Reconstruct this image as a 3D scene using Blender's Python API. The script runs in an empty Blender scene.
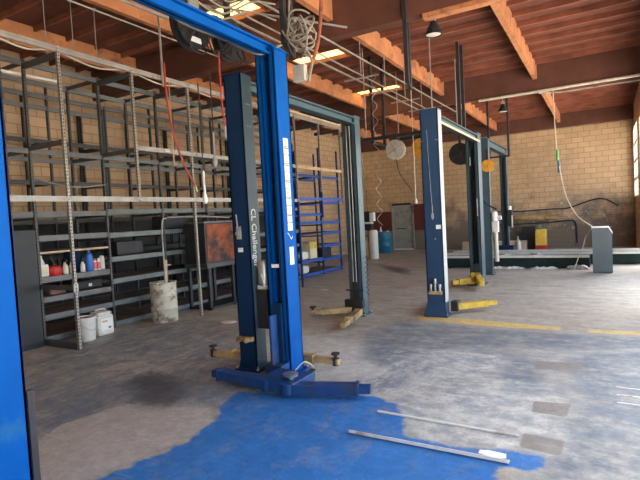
import bpy, bmesh, math, random
import numpy as np
from mathutils import Vector, Matrix
random.seed(7)
S = bpy.context.scene
COL = S.collection
R = math.radians

# ------------------------------------------------------------------ materials
def mat(name, col, rough=.5, metal=0., var=.12, scale=6., bump=0., dirt=None, dirt_amt=0., spec=None, dscale=2.5):
    m = bpy.data.materials.new(name); m.use_nodes = True
    nt = m.node_tree; N = nt.nodes; L = nt.links; b = N['Principled BSDF']
    b.inputs['Roughness'].default_value = rough; b.inputs['Metallic'].default_value = metal
    if spec is not None: b.inputs['Specular IOR Level'].default_value = spec
    tc = N.new('ShaderNodeTexCoord')
    nz = N.new('ShaderNodeTexNoise'); nz.inputs['Scale'].default_value = scale; nz.inputs['Detail'].default_value = 5
    L.new(tc.outputs['Object'], nz.inputs['Vector'])
    r = N.new('ShaderNodeValToRGB'); e = r.color_ramp.elements
    e[0].position = .3; e[1].position = .7
    e[0].color = tuple(c*(1-var) for c in col)+(1,); e[1].color = tuple(min(1, c*(1+var)) for c in col)+(1,)
    L.new(nz.outputs['Fac'], r.inputs['Fac'])
    out = r.outputs['Color']
    if dirt:
        n2 = N.new('ShaderNodeTexNoise'); n2.inputs['Scale'].default_value = dscale; n2.inputs['Detail'].default_value = 8
        n2.inputs['Roughness'].default_value = .7
        L.new(tc.outputs['Object'], n2.inputs['Vector'])
        r2 = N.new('ShaderNodeValToRGB'); r2.color_ramp.elements[0].position = .62-dirt_amt*.3; r2.color_ramp.elements[1].position = .70-dirt_amt*.2
        L.new(n2.outputs['Fac'], r2.inputs['Fac'])
        mx = N.new('ShaderNodeMixRGB'); L.new(r2.outputs['Color'], mx.inputs['Fac']); L.new(out, mx.inputs['Color1'])
        mx.inputs['Color2'].default_value = tuple(dirt)+(1,); out = mx.outputs['Color']
    L.new(out, b.inputs['Base Color'])
    if bump:
        bp = N.new('ShaderNodeBump'); bp.inputs['Strength'].default_value = bump; bp.inputs['Distance'].default_value = .01
        L.new(nz.outputs['Fac'], bp.inputs['Height']); L.new(bp.outputs['Normal'], b.inputs['Normal'])
    return m

def emit(name, col, st):
    m = bpy.data.materials.new(name); m.use_nodes = True
    b = m.node_tree.nodes['Principled BSDF']; b.inputs['Base Color'].default_value = tuple(col)+(1,)
    b.inputs['Emission Color'].default_value = tuple(col)+(1,); b.inputs['Emission Strength'].default_value = st
    return m

def perforated(name, col, hole=(.02, .02, .02)):
    """slotted angle-iron upright: keyhole slots every 5 cm down the middle of each face"""
    m = mat(name, col, .45, .35, .18, 9)
    nt = m.node_tree; N = nt.nodes; L = nt.links; b = N['Principled BSDF']
    tc = N.new('ShaderNodeTexCoord'); sp = N.new('ShaderNodeSeparateXYZ'); L.new(tc.outputs['Object'], sp.inputs[0])
    def mth(op, a, bb=None):
        n = N.new('ShaderNodeMath'); n.operation = op
        for i, v in enumerate((a, bb)):
            if v is None: continue
            if isinstance(v, (int, float)): n.inputs[i].default_value = v
            else: L.new(v, n.inputs[i])
        return n.outputs[0]
    ax = mth('LESS_THAN', mth('ABSOLUTE', sp.outputs['X']), .0075)
    ay = mth('LESS_THAN', mth('ABSOLUTE', sp.outputs['Y']), .0075)
    fz = mth('LESS_THAN', mth('FRACT', mth('MULTIPLY', sp.outputs['Z'], 20.)), .55)
    f = mth('MULTIPLY', mth('MAXIMUM', ax, ay), fz)
    old = b.inputs['Base Color'].links[0].from_socket
    mx = N.new('ShaderNodeMixRGB'); L.new(f, mx.inputs['Fac']); L.new(old, mx.inputs['Color1']); mx.inputs['Color2'].default_value = hole+(1,)
    L.new(mx.outputs['Color'], b.inputs['Base Color'])
    return m

M = {}
M['blue'] = mat('bright_blue_paint', (.002, .075, .31), .55, 0, .10, 3, spec=.06, dirt=(.015, .10, .26), dirt_amt=.1)
M['blue_arm'] = mat('arm_blue_paint', (.005, .045, .165), .45, 0, .2, 8, dirt=(.03, .04, .06), dirt_amt=.25)
M['navy'] = mat('navy_paint', (.017, .056, .125), .45, 0, .12, 3, dirt=(.03, .04, .06), dirt_amt=.1)
M['navy_deep'] = mat('deep_navy_paint', (.006, .028, .075), .5, 0, .12, 3, spec=.15, dirt=(.02, .02, .03), dirt_amt=.1)
M['teal'] = mat('dark_teal_paint', (.05, .095, .115), .45, 0, .12, 3, dirt=(.03, .05, .06), dirt_amt=.15)
M['slate'] = mat('slate_paint', (.045, .085, .105), .5, 0, .12, 3)
M['tan'] = mat('worn_tan_paint', (.52, .36, .16), .6, 0, .25, 10, dirt=(.12, .07, .035), dirt_amt=.45)
M['yellow'] = mat('yellow_paint', (.72, .48, .06), .5, 0, .15, 8, dirt=(.15, .1, .04), dirt_amt=.3)
M['black'] = mat('black_rubber', (.018, .018, .02), .6, 0, .2, 8)
M['dark'] = mat('dark_steel', (.035, .037, .042), .5, .3, .2, 6)
M['steel'] = mat('zinc_steel', (.42, .43, .42), .38, .8, .15, 8)
M['galv'] = mat('galvanised_steel', (.37, .36, .335), .5, .3, .15, 7, dirt=(.16, .13, .10), dirt_amt=.15)
M['rackgrey'] = mat('rack_grey_paint', (.15, .16, .165), .5, .1, .18, 5, dirt=(.12, .10, .085), dirt_amt=.2)
M['rackteal'] = mat('rack_green_grey_paint', (.15, .185, .19), .5, .1, .18, 5, dirt=(.11, .09, .07), dirt_amt=.2)
M['rackdark'] = mat('rack_dark_paint', (.07, .076, .082), .5, .1, .18, 5)
M['rackblue'] = mat('rack_blue_paint', (.02, .09, .42), .45, 0, .15, 5)
M['perf'] = perforated('slotted_grey_steel', (.50, .49, .45))
M['perfdark'] = perforated('slotted_dark_steel', (.11, .12, .125))
M['perfblue'] = perforated('slotted_blue_steel', (.02, .09, .42))
M['board'] = mat('rusty_chipboard', (.17, .105, .07), .8, 0, .3, 5, dirt=(.07, .06, .055), dirt_amt=.4)
M['white'] = mat('white_plastic', (.78, .78, .74), .45, 0, .05, 5)
M['dirtywhite'] = mat('stained_white_plastic', (.70, .70, .64), .5, 0, .10, 5, dirt=(.42, .36, .26), dirt_amt=.25)
M['rustdrum'] = mat('worn_white_drum_paint', (.60, .57, .46), .6, .1, .12, 5, dirt=(.20, .14, .09), dirt_amt=.4, dscale=6)
M['glaregrey'] = mat('glare_lit_side', (.40, .42, .42), .5, 0, .15, 4)  # pale tone paints the white reflection on the navy post's side
M['rust'] = mat('orange_rust', (.32, .085, .03), .8, 0, .3, 5, dirt=(.025, .025, .035), dirt_amt=.55, dscale=2.2)
M['red'] = mat('red_plastic', (.55, .03, .03), .4, 0, .1, 5)
M['redhose'] = mat('red_rubber_hose', (.38, .045, .03), .55, 0, .15, 8)
M['pink'] = mat('pink_label', (.65, .16, .17), .5, 0, .15, 20)
M['bluebottle'] = mat('blue_plastic', (.03, .16, .55), .4, 0, .1, 5)
M['cream'] = mat('cream_label', (.66, .63, .42), .6, 0, .1, 20)
M['ink'] = mat('label_ink', (.05, .06, .06), .7, 0, .1, 20)
M['lettering'] = mat('white_lettering', (.75, .77, .75), .6, 0, .1, 20)
M['drumblue'] = mat('blue_drum_paint', (.02, .17, .28), .45, 0, .2, 5, dirt=(.03, .08, .12), dirt_amt=.3)
M['orange'] = mat('orange_plastic', (.75, .33, .03), .45, 0, .1, 5)
M['greyreel'] = mat('grey_enamel', (.45, .43, .36), .5, 0, .15, 8)
M['cable'] = mat('grey_cable', (.22, .20, .16), .6, 0, .15, 8)
M['palecable'] = mat('pale_cable', (.60, .56, .46), .6, 0, .15, 8)
M['lumber'] = mat('pale_lumber', (.60, .47, .30), .75, 0, .2, 6, bump=.2)
M['panelgrey'] = mat('grey_sheet_metal', (.03, .036, .042), .5, .2, .12, 2)
M['console'] = mat('grey_green_enamel', (.085, .105, .11), .5, 0, .1, 3)
M['tape'] = mat('pale_tag', (.65, .67, .6), .6, 0, .05, 5)
M['brass'] = mat('tarnished_brass', (.45, .34, .16), .4, .7, .15, 8)
M['green'] = mat('green_plastic', (.05, .35, .10), .5, 0, .1, 5)
M['doorgrey'] = mat('door_grey_paint', (.30, .32, .30), .55, 0, .12, 3, dirt=(.13, .13, .12), dirt_amt=.25)
M['skylight'] = emit('yellowed_fibreglass', (1, .62, .18), 1.6)
M['lens'] = mat('lamp_lens', (.85, .83, .74), .3, 0, .03, 5)
M['paper'] = mat('white_paper', (.85, .85, .82), .7, 0, .05, 5)
M['wood'] = mat('purlin_wood', (.50, .205, .085), .75, 0, .22, 3, dirt=(.26, .10, .045), dirt_amt=.3)
M['girderwood'] = mat('girder_wood', (.12, .045, .028), .75, 0, .18, 3)
M['deckwood'] = mat('roof_deck_wood', (.15, .048, .029), .85, 0, .25, 2.5)
M['joistwood'] = mat('joist_wood', (.26, .09, .05), .85, 0, .3, 2.5)

# ------------------------------------------------------------------ mesh builder
class MB:
    def __init__(s): s.bm = bmesh.new(); s.mi = 0
    def _tag(s, faces):
        for f in faces: f.material_index = s.mi
    def box(s, x0, x1, y0, y1, z0, z1, bev=0.):
        return s.hexa([(x0,y0,z0),(x1,y0,z0),(x1,y1,z0),(x0,y1,z0),(x0,y0,z1),(x1,y0,z1),(x1,y1,z1),(x0,y1,z1)], bev)
    def hexa(s, p, bev=0.):
        v = [s.bm.verts.new(q) for q in p]
        fs = [s.bm.faces.new([v[i] for i in f]) for f in ((3,2,1,0),(4,5,6,7),(0,1,5,4),(1,2,6,5),(2,3,7,6),(3,0,4,7))]
        s._tag(fs)
        if bev:
            ed = list({e for f in fs for e in f.edges})
            r = bmesh.ops.bevel(s.bm, geom=ed, offset=bev, segments=2, affect='EDGES', profile=.5)
            s._tag(r['faces'])
        return s
    def bar(s, a, b, w, h, up=(0,0,1), bev=0.):
        """box-section bar from a to b, width w (sideways), height h (along up)"""
        a, b = Vector(a), Vector(b); d = (b-a).normalized(); up = Vector(up)
        sd = d.cross(up)
        if sd.length < 1e-4: sd = d.cross(Vector((1,0,0)))
        sd.normalize(); u = sd.cross(d).normalized()
        sd *= w/2; u *= h/2
        return s.hexa([a-sd-u, a+sd-u, b+sd-u, b-sd-u, a-sd+u, a+sd+u, b+sd+u, b-sd+u], bev)
    def prism(s, pts, d0, d1, axis='y'):
        """extrude a 2-D outline along an axis: 'y' outline (x,z), 'x' outline (y,z), 'z' outline (x,y)"""
        def P(p, d): return {'y': (p[0], d, p[1]), 'x': (d, p[0], p[1]), 'z': (p[0], p[1], d)}[axis]
        a = [s.bm.verts.new(P(p, d0)) for p in pts]; b = [s.bm.verts.new(P(p, d1)) for p in pts]
        n = len(pts); fs = [s.bm.faces.new(a), s.bm.faces.new(b[::-1])]
        for i in range(n): fs.append(s.bm.faces.new([a[i], b[i], b[(i+1) % n], a[(i+1) % n]]))
        s._tag(fs); bmesh.ops.recalc_face_normals(s.bm, faces=fs); return s
    def tube(s, pts, r, n=8, caps=True):
        pts = [Vector(p) for p in pts]; rings = []; prev = None
        for i, p in enumerate(pts):
            t = (pts[min(i+1, len(pts)-1)]-pts[max(i-1, 0)]).normalized()
            if prev is None:
                u = t.cross(Vector((0,0,1)))
                if u.length < 1e-3: u = t.cross(Vector((1,0,0)))
            else: u = prev-t*prev.dot(t)
            u.normalize(); prev = u; w = t.cross(u)
            rings.append([s.bm.verts.new(p+(u*math.cos(2*math.pi*k/n)+w*math.sin(2*math.pi*k/n))*r) for k in range(n)])
        fs = []
        for a, b in zip(rings, rings[1:]):
            for k in range(n): fs.append(s.bm.faces.new([a[k], a[(k+1) % n], b[(k+1) % n], b[k]]))
        if caps: fs += [s.bm.faces.new(rings[0][::-1]), s.bm.faces.new(rings[-1])]
        for f in fs: f.smooth = True
        s._tag(fs); return s
    def lathe(s, prof, n=24, o=(0,0,0), axis='z'):
        """prof [(radius, height)] turned about an axis through o"""
        o = Vector(o); rings = []
        for r, h in prof:
            ring = []
            for k in range(n):
                a = 2*math.pi*k/n; c, q = max(r, 1e-4)*math.cos(a), max(r, 1e-4)*math.sin(a)
                ring.append(s.bm.verts.new(o+Vector({'z': (c,q,h), 'y': (q,h,c), 'x': (h,c,q)}[axis])))
            rings.append(ring)
        fs = []
        for a, b in zip(rings, rings[1:]):
            for k in range(n): fs.append(s.bm.faces.new([a[k], a[(k+1) % n], b[(k+1) % n], b[k]]))
        fs += [s.bm.faces.new(rings[0][::-1]), s.bm.faces.new(rings[-1])]
        for f in fs: f.smooth = True
        s._tag(fs); return s
    def build(s, name, m, parent=None, loc=None, autosmooth=True):
        me = bpy.data.meshes.new(name); s.bm.to_mesh(me); s.bm.free()
        for q in (m if isinstance(m, (list, tuple)) else [m]): me.materials.append(q)
        o = bpy.data.objects.new(name, me); COL.objects.link(o)
        if autosmooth and any(p.use_smooth for p in me.polygons): me.set_sharp_from_angle(angle=R(40))
        if parent: o.parent = parent
        if loc is not None: o.location = loc
        return o

def empty(name, label, cat, loc=(0,0,0), rz=0., group=None):
    o = bpy.data.objects.new(name, None); o.empty_display_size = .1; COL.objects.link(o)
    o.location = loc; o.rotation_euler = (0,0,rz)
    return tag(o, label, cat, group)
def tag(o, label, cat, group=None, kind=None):
    o['label'] = label; o['category'] = cat
    if group: o['group'] = group
    if kind: o['kind'] = kind
    return o
def struct(o): o['kind'] = 'structure'; return o
def copy_tree(o, parent=None):
    c = o.copy(); COL.objects.link(c); c.parent = parent
    for ch in list(o.children): copy_tree(ch, c)
    return c
def arc(pts, n=8):
    """smooth Catmull-Rom through points"""
    P = [Vector(p) for p in pts]; P = [P[0]*2-P[1]]+P+[P[-1]*2-P[-2]]; out = []
    for i in range(1, len(P)-2):
        for k in range(n):
            t = k/n; a, b, c, d = P[i-1:i+3]
            out.append(.5*((2*b)+(c-a)*t+(2*a-5*b+4*c-d)*t*t+(3*b-a-3*c+d)*t**3))
    out.append(P[-2]); return out
def text(body, size, m, parent, loc, rot, name='lettering', ext=.001):
    cu = bpy.data.curves.new(name, 'FONT'); cu.body = body; cu.size = size; cu.extrude = ext; cu.offset = size*.012
    t = bpy.data.objects.new(name+'_source', cu); COL.objects.link(t)
    dg = bpy.context.evaluated_depsgraph_get(); me = bpy.data.meshes.new_from_object(t.evaluated_get(dg))
    bpy.data.objects.remove(t); bpy.data.curves.remove(cu)
    me.materials.clear(); me.materials.append(m)
    o = bpy.data.objects.new(name, me); COL.objects.link(o); o.parent = parent; o.location = loc; o.rotation_euler = rot
    return o

# ------------------------------------------------------------------ camera (1.75 m above the floor, looking into the bays)
cam = bpy.data.cameras.new('camera'); co = bpy.data.objects.new('camera', cam); COL.objects.link(co)
cam.sensor_fit = 'HORIZONTAL'; cam.sensor_width = 36; cam.lens = 489/640*36; cam.clip_start = .05
yaw, pit, rol = R(30.23), R(2.595), R(3.08)
f = Vector((-math.sin(yaw)*math.cos(pit), math.cos(yaw)*math.cos(pit), -math.sin(pit)))
r0 = Vector((math.cos(yaw), math.sin(yaw), 0)); d0 = f.cross(r0)
rr = math.cos(rol)*r0+math.sin(rol)*d0; dd = -math.sin(rol)*r0+math.cos(rol)*d0
mw = Matrix((( rr.x, -dd.x, -f.x, 0), (rr.y, -dd.y, -f.y, 0), (rr.z, -dd.z, -f.z, 1.75), (0,0,0,1)))
co.matrix_world = mw; S.camera = co
# ------------------------------------------------------------------ shell
XL, XR, YF, YB, ZD = -10.3, 1.05, -3.0, 22.3, 5.45      # inner wall faces and the roof deck
def wall_mat(name, horiz, back=False):
    m = bpy.data.materials.new(name); m.use_nodes = True
    nt = m.node_tree; N = nt.nodes; L = nt.links; b = N['Principled BSDF']; b.inputs['Roughness'].default_value = .85
    tc = N.new('ShaderNodeTexCoord'); sp = N.new('ShaderNodeSeparateXYZ'); L.new(tc.outputs['Object'], sp.inputs[0])
    cb = N.new('ShaderNodeCombineXYZ'); L.new(sp.outputs[horiz], cb.inputs['X']); L.new(sp.outputs['Z'], cb.inputs['Y'])
    br = N.new('ShaderNodeTexBrick'); br.inputs['Scale'].default_value = 1; br.inputs['Brick Width'].default_value = .42
    br.inputs['Row Height'].default_value = .21; br.inputs['Mortar Size'].default_value = .010; br.inputs['Mortar Smooth'].default_value = .3
    br.inputs['Color1'].default_value = (.56, .39, .23, 1); br.inputs['Color2'].default_value = (.64, .455, .275, 1)
    br.inputs['Mortar'].default_value = (.28, .19, .11, 1); L.new(cb.outputs[0], br.inputs['Vector'])
    def noise(sc, det=8, ro=.65):
        n = N.new('ShaderNodeTexNoise'); n.inputs['Scale'].default_value = sc; n.inputs['Detail'].default_value = det; n.inputs['Roughness'].default_value = ro
        L.new(tc.outputs['Object'], n.inputs['Vector']); return n.outputs['Fac']
    def mth(op, a, bb=None):
        n = N.new('ShaderNodeMath'); n.operation = op; n.use_clamp = False
        for i, v in enumerate((a, bb)):
            if v is None: continue
            if isinstance(v, (int, float)): n.inputs[i].default_value = v
            else: L.new(v, n.inputs[i])
        return n.outputs[0]
    def ramp(v, a, c):
        n = N.new('ShaderNodeMapRange'); n.inputs['From Min'].default_value = a; n.inputs['From Max'].default_value = c; L.new(v, n.inputs['Value']); return n.outputs[0]
    def mix(fac, c1, c2, op='MIX'):
        n = N.new('ShaderNodeMixRGB'); n.blend_type = op; L.new(fac, n.inputs['Fac']) if not isinstance(fac, float) else None
        L.new(c1, n.inputs['Color1'])
        if isinstance(c2, tuple): n.inputs['Color2'].default_value = c2+(1,)
        else: L.new(c2, n.inputs['Color2'])
        return n.outputs['Color']
    col = br.outputs['Color']
    col = mix(ramp(noise(.9), .45, .75), col, (.40, .30, .19))
    if back:
        # grime and grey splash stains on the lower courses, heavier near the floor
        h = ramp(sp.outputs['Z'], 2.6, 0.4)
        g = mth('MULTIPLY', ramp(mth('ADD', noise(1.3), mth('MULTIPLY', h, .42)), .60, .80), .85)
        col = mix(g, col, (.155, .14, .12))
        sp2 = ramp(noise(4.5, 5), .62, .66); zb = mth('MULTIPLY', mth('GREATER_THAN', sp.outputs['Z'], .6), mth('LESS_THAN', sp.outputs['Z'], 2.5))
        xb = mth('GREATER_THAN', sp.outputs['X'], -5.)
        col = mix(mth('MULTIPLY', mth('MULTIPLY', sp2, zb), xb), col, (.5, .47, .40))
        # maroon painted dado either side of the grey door
        def rect(x0, x1, z0, z1):
            a = mth('MULTIPLY', mth('GREATER_THAN', sp.outputs['X'], x0), mth('LESS_THAN', sp.outputs['X'], x1))
            c = mth('MULTIPLY', mth('GREATER_THAN', sp.outputs['Z'], z0), mth('LESS_THAN', sp.outputs['Z'], z1)); return mth('MULTIPLY', a, c)
        col = mix(mth('MAXIMUM', rect(-10.3, -8.75, .55, 1.86), rect(-7.9, -6.3, .92, 2.15)), col, (.125, .03, .024))
    L.new(col, b.inputs['Base Color'])
    bp = N.new('ShaderNodeBump'); bp.inputs['Strength'].default_value = .5; bp.inputs['Distance'].default_value = .006
    L.new(br.outputs['Fac'], bp.inputs['Height']); bp.invert = True; L.new(bp.outputs['Normal'], b.inputs['Normal'])
    return m
wl = wall_mat('block_wall_side', 'Y'); wb = wall_mat('block_wall_back', 'X', True)
b = MB(); b.box(XL-.2, XL, YF-.2, YB+.2, 0, ZD); struct(b.build('wall_left', wl))
b = MB(); b.box(XL, -8.86, YB, YB+.2, 0, ZD); b.box(-8.86, -7.82, YB, YB+.2, 2.1, ZD); b.box(-7.82, XR+.2, YB, YB+.2, 0, ZD); struct(b.build('wall_back', wb))
b = MB(); b.box(XL, XR+.2, YF-.2, YF, 0, ZD); struct(b.build('wall_front', wl))
# the side wall with its roll-up bay openings and the high window in the far corner
OPEN = [(-2.8, 3.1, 0, 4.2), (3.6, 8.0, 0, 4.2), (9.4, 13.8, 0, 4.2), (14.9, 19.1, 0, 4.4), (19.6, 22.0, 1.9, 4.45)]
b = MB(); y = YF
for y0, y1, z0, z1 in OPEN:
    b.box(XR, XR+.2, y, y0, 0, ZD); b.box(XR, XR+.2, y0, y1, z1, ZD)
    if z0: b.box(XR, XR+.2, y0, y1, 0, z0)
    y = y1
b.box(XR, XR+.2, y, YB, 0, ZD); struct(b.build('wall_right', wl))
# window_1: pale steel frame and panes
wf = struct(empty('window_1', '', '')); del wf['label']; del wf['category']
b = MB()
y0, y1, z0, z1 = OPEN[-1]
for z in np.linspace(z0, z1, 5): b.box(XR-.03, XR+.07, y0, y1, z-.035, z+.035)
for yy in np.linspace(y0, y1, 4): b.box(XR-.03, XR+.07, yy-.03, yy+.03, z0, z1)
b.build('window_frame', mat('cream_window_paint', (.72, .68, .55), .5, 0, .05), wf)
gl = bpy.data.materials.new('window_glass'); gl.use_nodes = True
nt = gl.node_tree; nt.nodes.remove(nt.nodes['Principled BSDF'])
mixs = nt.nodes.new('ShaderNodeMixShader'); tr = nt.nodes.new('ShaderNodeBsdfTransparent'); gs = nt.nodes.new('ShaderNodeBsdfGlossy'); gs.inputs['Roughness'].default_value = .05
mixs.inputs[0].default_value = .06; nt.links.new(tr.outputs[0], mixs.inputs[1]); nt.links.new(gs.outputs[0], mixs.inputs[2]); nt.links.new(mixs.outputs[0], nt.nodes['Material Output'].inputs[0])
b = MB(); b.box(XR+.03, XR+.036, y0, y1, z0, z1); b.build('window_glass', gl, wf)

# door_1: the grey steel door in the back wall
d = empty('door_1', '', ''); del d['label']; del d['category']; struct(d)
b = MB(); b.box(-8.82, -7.86, YB+.04, YB+.09, .03, 2.06, .004); b.build('door_leaf', M['doorgrey'], d)
b = MB(); b.box(-8.9, -8.82, YB-.02, YB+.12, 0, 2.14); b.box(-7.86, -7.78, YB-.02, YB+.12, 0, 2.14); b.box(-8.9, -7.78, YB-.02, YB+.12, 2.06, 2.14); b.build('door_frame', M['galv'], d)
b = MB(); b.box(-8.82, -7.86, YB-.05, YB+.1, 0, .06); b.build('threshold', M['white'], d)
b = MB(); b.box(-8.1, -7.98, YB+.02, YB+.04, .92, 1.12); b.tube([(-8.04, YB-.04, 1.02), (-8.04, YB+.03, 1.02)], .02); b.tube([(-8.04, YB-.04, 1.02), (-8.18, YB-.04, 1.02)], .012); b.build('door_handle', M['steel'], d)
b = MB(); b.box(-8.7, -8.0, YB+.02, YB+.045, 1.0, 1.04); b.build('push_bar', M['dark'], d)

# ---- ceiling: roof deck, 2x4 sub-purlins as children; purlins and girders as beams of their own
b = MB(); b.box(XL-.2, XR+.2, YF-.2, YB+.2, ZD, ZD+.15); ceil = struct(b.build('ceiling', M['deckwood']))
SKY = [(-6.14, -4.94, 9.56, 10.09), (-6.3, -5.0, 13.22, 13.75), (-6.1, -5.0, 6.52, 7.04), (-6.1, -5.0, 2.85, 3.38)]
yy = YF+.3
while yy < YB-.3:
    b = MB(); b.box(XL, XR, yy, yy+.045, ZD-.10, ZD); j = b.build('joist', M['joistwood'], ceil); yy += .61
PX = [-8.79, -6.35, -3.91, -1.47]
GY = [.8, 7.45, 14.1]
segs = [(YF, .8), (1.0, 7.45), (7.65, 14.1), (14.3, 22.05)]
k = 1
for x in PX:
    for a, c in segs[1:]:
        b = MB(); b.box(x-.05, x+.05, a, c, 5.05, ZD-.02)
        # steel joist hangers along the top edge are left to the wood's own notches
        struct(b.build('beam_%d' % k, M['wood'])); k += 1
for y in GY:
    b = MB(); b.box(XL, XR, y, y+.2, 4.77, ZD-.02); struct(b.build('beam_%d' % k, M['girderwood'])); k += 1
b = MB(); b.box(XL, XR, 22.05, YB, 4.86, ZD-.02); struct(b.build('beam_%d' % k, M['girderwood']))

# ------------------------------------------------------------------ floor: bare concrete with flaking blue paint
def floor_pt(x, y):
    q = rr*((x-320)/489)+dd*((y-240)/489)+f; t = -1.75/q.z; return (q.x*t, q.y*t)
def poly(px): return np.array([floor_pt(*p) for p in px])
def sdist(P, X, Y):
    n = len(P); d = np.full(X.shape, 1e9); ins = np.zeros(X.shape, bool)
    for i in range(n):
        a, c = P[i], P[(i+1) % n]; e = c-a; wx, wy = X-a[0], Y-a[1]
        t = np.clip((wx*e[0]+wy*e[1])/(e@e), 0, 1); d = np.minimum(d, np.hypot(wx-e[0]*t, wy-e[1]*t))
        cr = ((a[1] > Y) != (c[1] > Y)) & (X < (c[0]-a[0])*(Y-a[1])/(c[1]-a[1]+1e-12)+a[0]); ins ^= cr
    return np.where(ins, d, -d)
VIVID = [[(60,620),(88,482),(150,458),(186,443),(215,420),(222,404),(238,392),(290,394),(372,396),(396,404),(404,420),(405,436),(455,447),(505,450),(543,456),(540,472),(500,466),(490,485),(470,620)]]
WORN = [[(20,412),(60,396),(120,384),(160,372),(195,378),(222,392),(222,408),(160,402),(120,405),(80,420),(30,440)],
        [(365,331),(400,322),(470,327),(560,334),(660,339),(660,351),(560,349),(470,346),(420,352),(395,362),(380,366),(360,358)],
        [(508,358),(538,360),(545,392),(520,396),(500,380)],
        [(545,365),(600,352),(680,352),(700,560),(560,500),(548,462),(572,440),(566,420),(590,402),(565,372)],
        [(590,420),(680,420),(700,640),(480,640),(495,485),(560,470)]]
FADE = [[(24,372),(90,345),(150,335),(205,325),(238,335),(240,372),(215,392),(150,370),(60,392),(22,408)],
        [(372,395),(470,362),(545,352),(640,352),(680,420),(560,480),(400,436)],[(380,352),(470,330),(660,335),(660,372),(540,362),(450,372),(390,380)]]
STAIN = [[(128,382),(150,372),(178,380),(185,396),(165,408),(140,405)], [(375,264),(392,272),(412,275),(405,268)]]
SCUFF = [[(24,368),(80,340),(140,326),(205,318),(245,332),(262,392),(222,404),(120,404),(70,422),(28,440)], [(215,378),(262,392),(372,398),(440,372),(380,340),(372,352),(385,372),(330,384)]]
PALE = [[(395,402),(500,378),(545,388),(562,420),(556,452),(505,449),(406,434)],[(240,345),(300,330),(360,345),(470,352),(520,362),(395,398),(340,375),(300,380)]]
PLATE = [[(536,361),(583,363),(580,372),(534,369)], [(534,401),(571,404),(567,417),(531,412)], [(523,433),(565,441),(560,456),(519,447)]]
TAN = [
       [(30,450),(60,425),(120,406),(213,408),(208,424),(182,441),(150,453),(84,480),(40,560)], [(96,372),(120,363),(150,360),(135,368)],
       [(524,276),(526,276),(526,277),(524,277)]]
YELL = [[(418,315),(480,320),(560,327),(561,330.5),(480,325.5),(418,319.5)], [(588,329),(660,333),(660,336.5),(588,332.5)]]
nx, ny = 190, 330
xs = np.concatenate([np.linspace(XL, -5.6, 24)[:-1], np.linspace(-5.6, XR, nx)])
ys = np.concatenate([np.linspace(YF, 1.2, 10)[:-1], np.linspace(1.2, 10.5, ny), np.linspace(10.5, YB, 50)[1:]])
GX, GYY = np.meshgrid(xs, ys)
fm = bpy.data.meshes.new('floor'); nxx, nyy = len(xs), len(ys)
verts = np.stack([GX.ravel(), GYY.ravel(), np.zeros(GX.size)], 1)
idx = np.arange(nxx*nyy).reshape(nyy, nxx)
faces = np.stack([idx[:-1,:-1].ravel(), idx[:-1,1:].ravel(), idx[1:,1:].ravel(), idx[1:,:-1].ravel()], 1)
fm.from_pydata(verts.tolist(), [], faces.tolist())
def field(polys): return np.max([sdist(poly(p), GX, GYY) for p in polys], 0).ravel().clip(-1.5, 1.5)
for nm, g in (('vivid', VIVID), ('worn', WORN), ('fade', FADE), ('stain', STAIN), ('pale', PALE), ('scuff', SCUFF), ('tan', TAN), ('plate', PLATE), ('yellow', YELL)):
    fm.attributes.new(nm, 'FLOAT', 'POINT').data.foreach_set('value', field(g).astype(np.float32))
m = bpy.data.materials.new('shop_floor'); m.use_nodes = True; nt = m.node_tree; N = nt.nodes; L = nt.links; bs = N['Principled BSDF']
tc = N.new('ShaderNodeTexCoord')
def noise(sc, det=8, ro=.65, stretch=None):
    n = N.new('ShaderNodeTexNoise'); n.inputs['Scale'].default_value = sc; n.inputs['Detail'].default_value = det; n.inputs['Roughness'].default_value = ro
    if stretch:
        mp = N.new('ShaderNodeMapping'); mp.inputs['Scale'].default_value = stretch[:3]; mp.inputs['Rotation'].default_value = (0,0,stretch[3]); L.new(tc.outputs['Object'], mp.inputs[0]); L.new(mp.outputs[0], n.inputs['Vector'])
    else: L.new(tc.outputs['Object'], n.inputs['Vector'])
    return n.outputs['Fac']
def mth(op, a, bb=None):
    n = N.new('ShaderNodeMath'); n.operation = op
    for i, v in enumerate((a, bb)):
        if v is None: continue
        if isinstance(v, (int, float)): n.inputs[i].default_value = v
        else: L.new(v, n.inputs[i])
    return n.outputs[0]
def ramp(v, a, c, lo=0., hi=1.):
    n = N.new('ShaderNodeMapRange'); n.inputs['From Min'].default_value = a; n.inputs['From Max'].default_value = c
    n.inputs['To Min'].default_value = lo; n.inputs['To Max'].default_value = hi; L.new(v, n.inputs['Value']); return n.outputs[0]
def mix(fac, c1, c2):
    n = N.new('ShaderNodeMixRGB'); L.new(fac, n.inputs['Fac'])
    for q, i in ((c1, 'Color1'), (c2, 'Color2')):
        if isinstance(q, tuple): n.inputs[i].default_value = q+(1,)
        else: L.new(q, n.inputs[i])
    return n.outputs['Color']
def attr(nm): n = N.new('ShaderNodeAttribute'); n.attribute_name = nm; return n.outputs['Fac']
nA = noise(1.1); nB = noise(6.5, 10, .7); nC = noise(28, 6, .7); nS = noise(2.4, 10, .75, (.75, 1.9, 1, .5)); nF = noise(90, 3, .6)
def mask(nm, soft, amp, bias=0., nz=None):
    """a painted area whose edge flakes: signed distance to its outline plus noise"""
    v = mth('ADD', attr(nm), mth('MULTIPLY', mth('SUBTRACT', nz or nB, .5), amp)); return ramp(v, bias-soft, bias+soft)
col = mix(ramp(nA, .3, .7), (.31, .28, .222), (.39, .367, .305))
col = mix(ramp(nS, .42, .68), col, (.52, .51, .445))
col = mix(mth('MULTIPLY', ramp(noise(1.6, 8, .7), .55, .72), .6), col, (.20, .165, .135))
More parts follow.
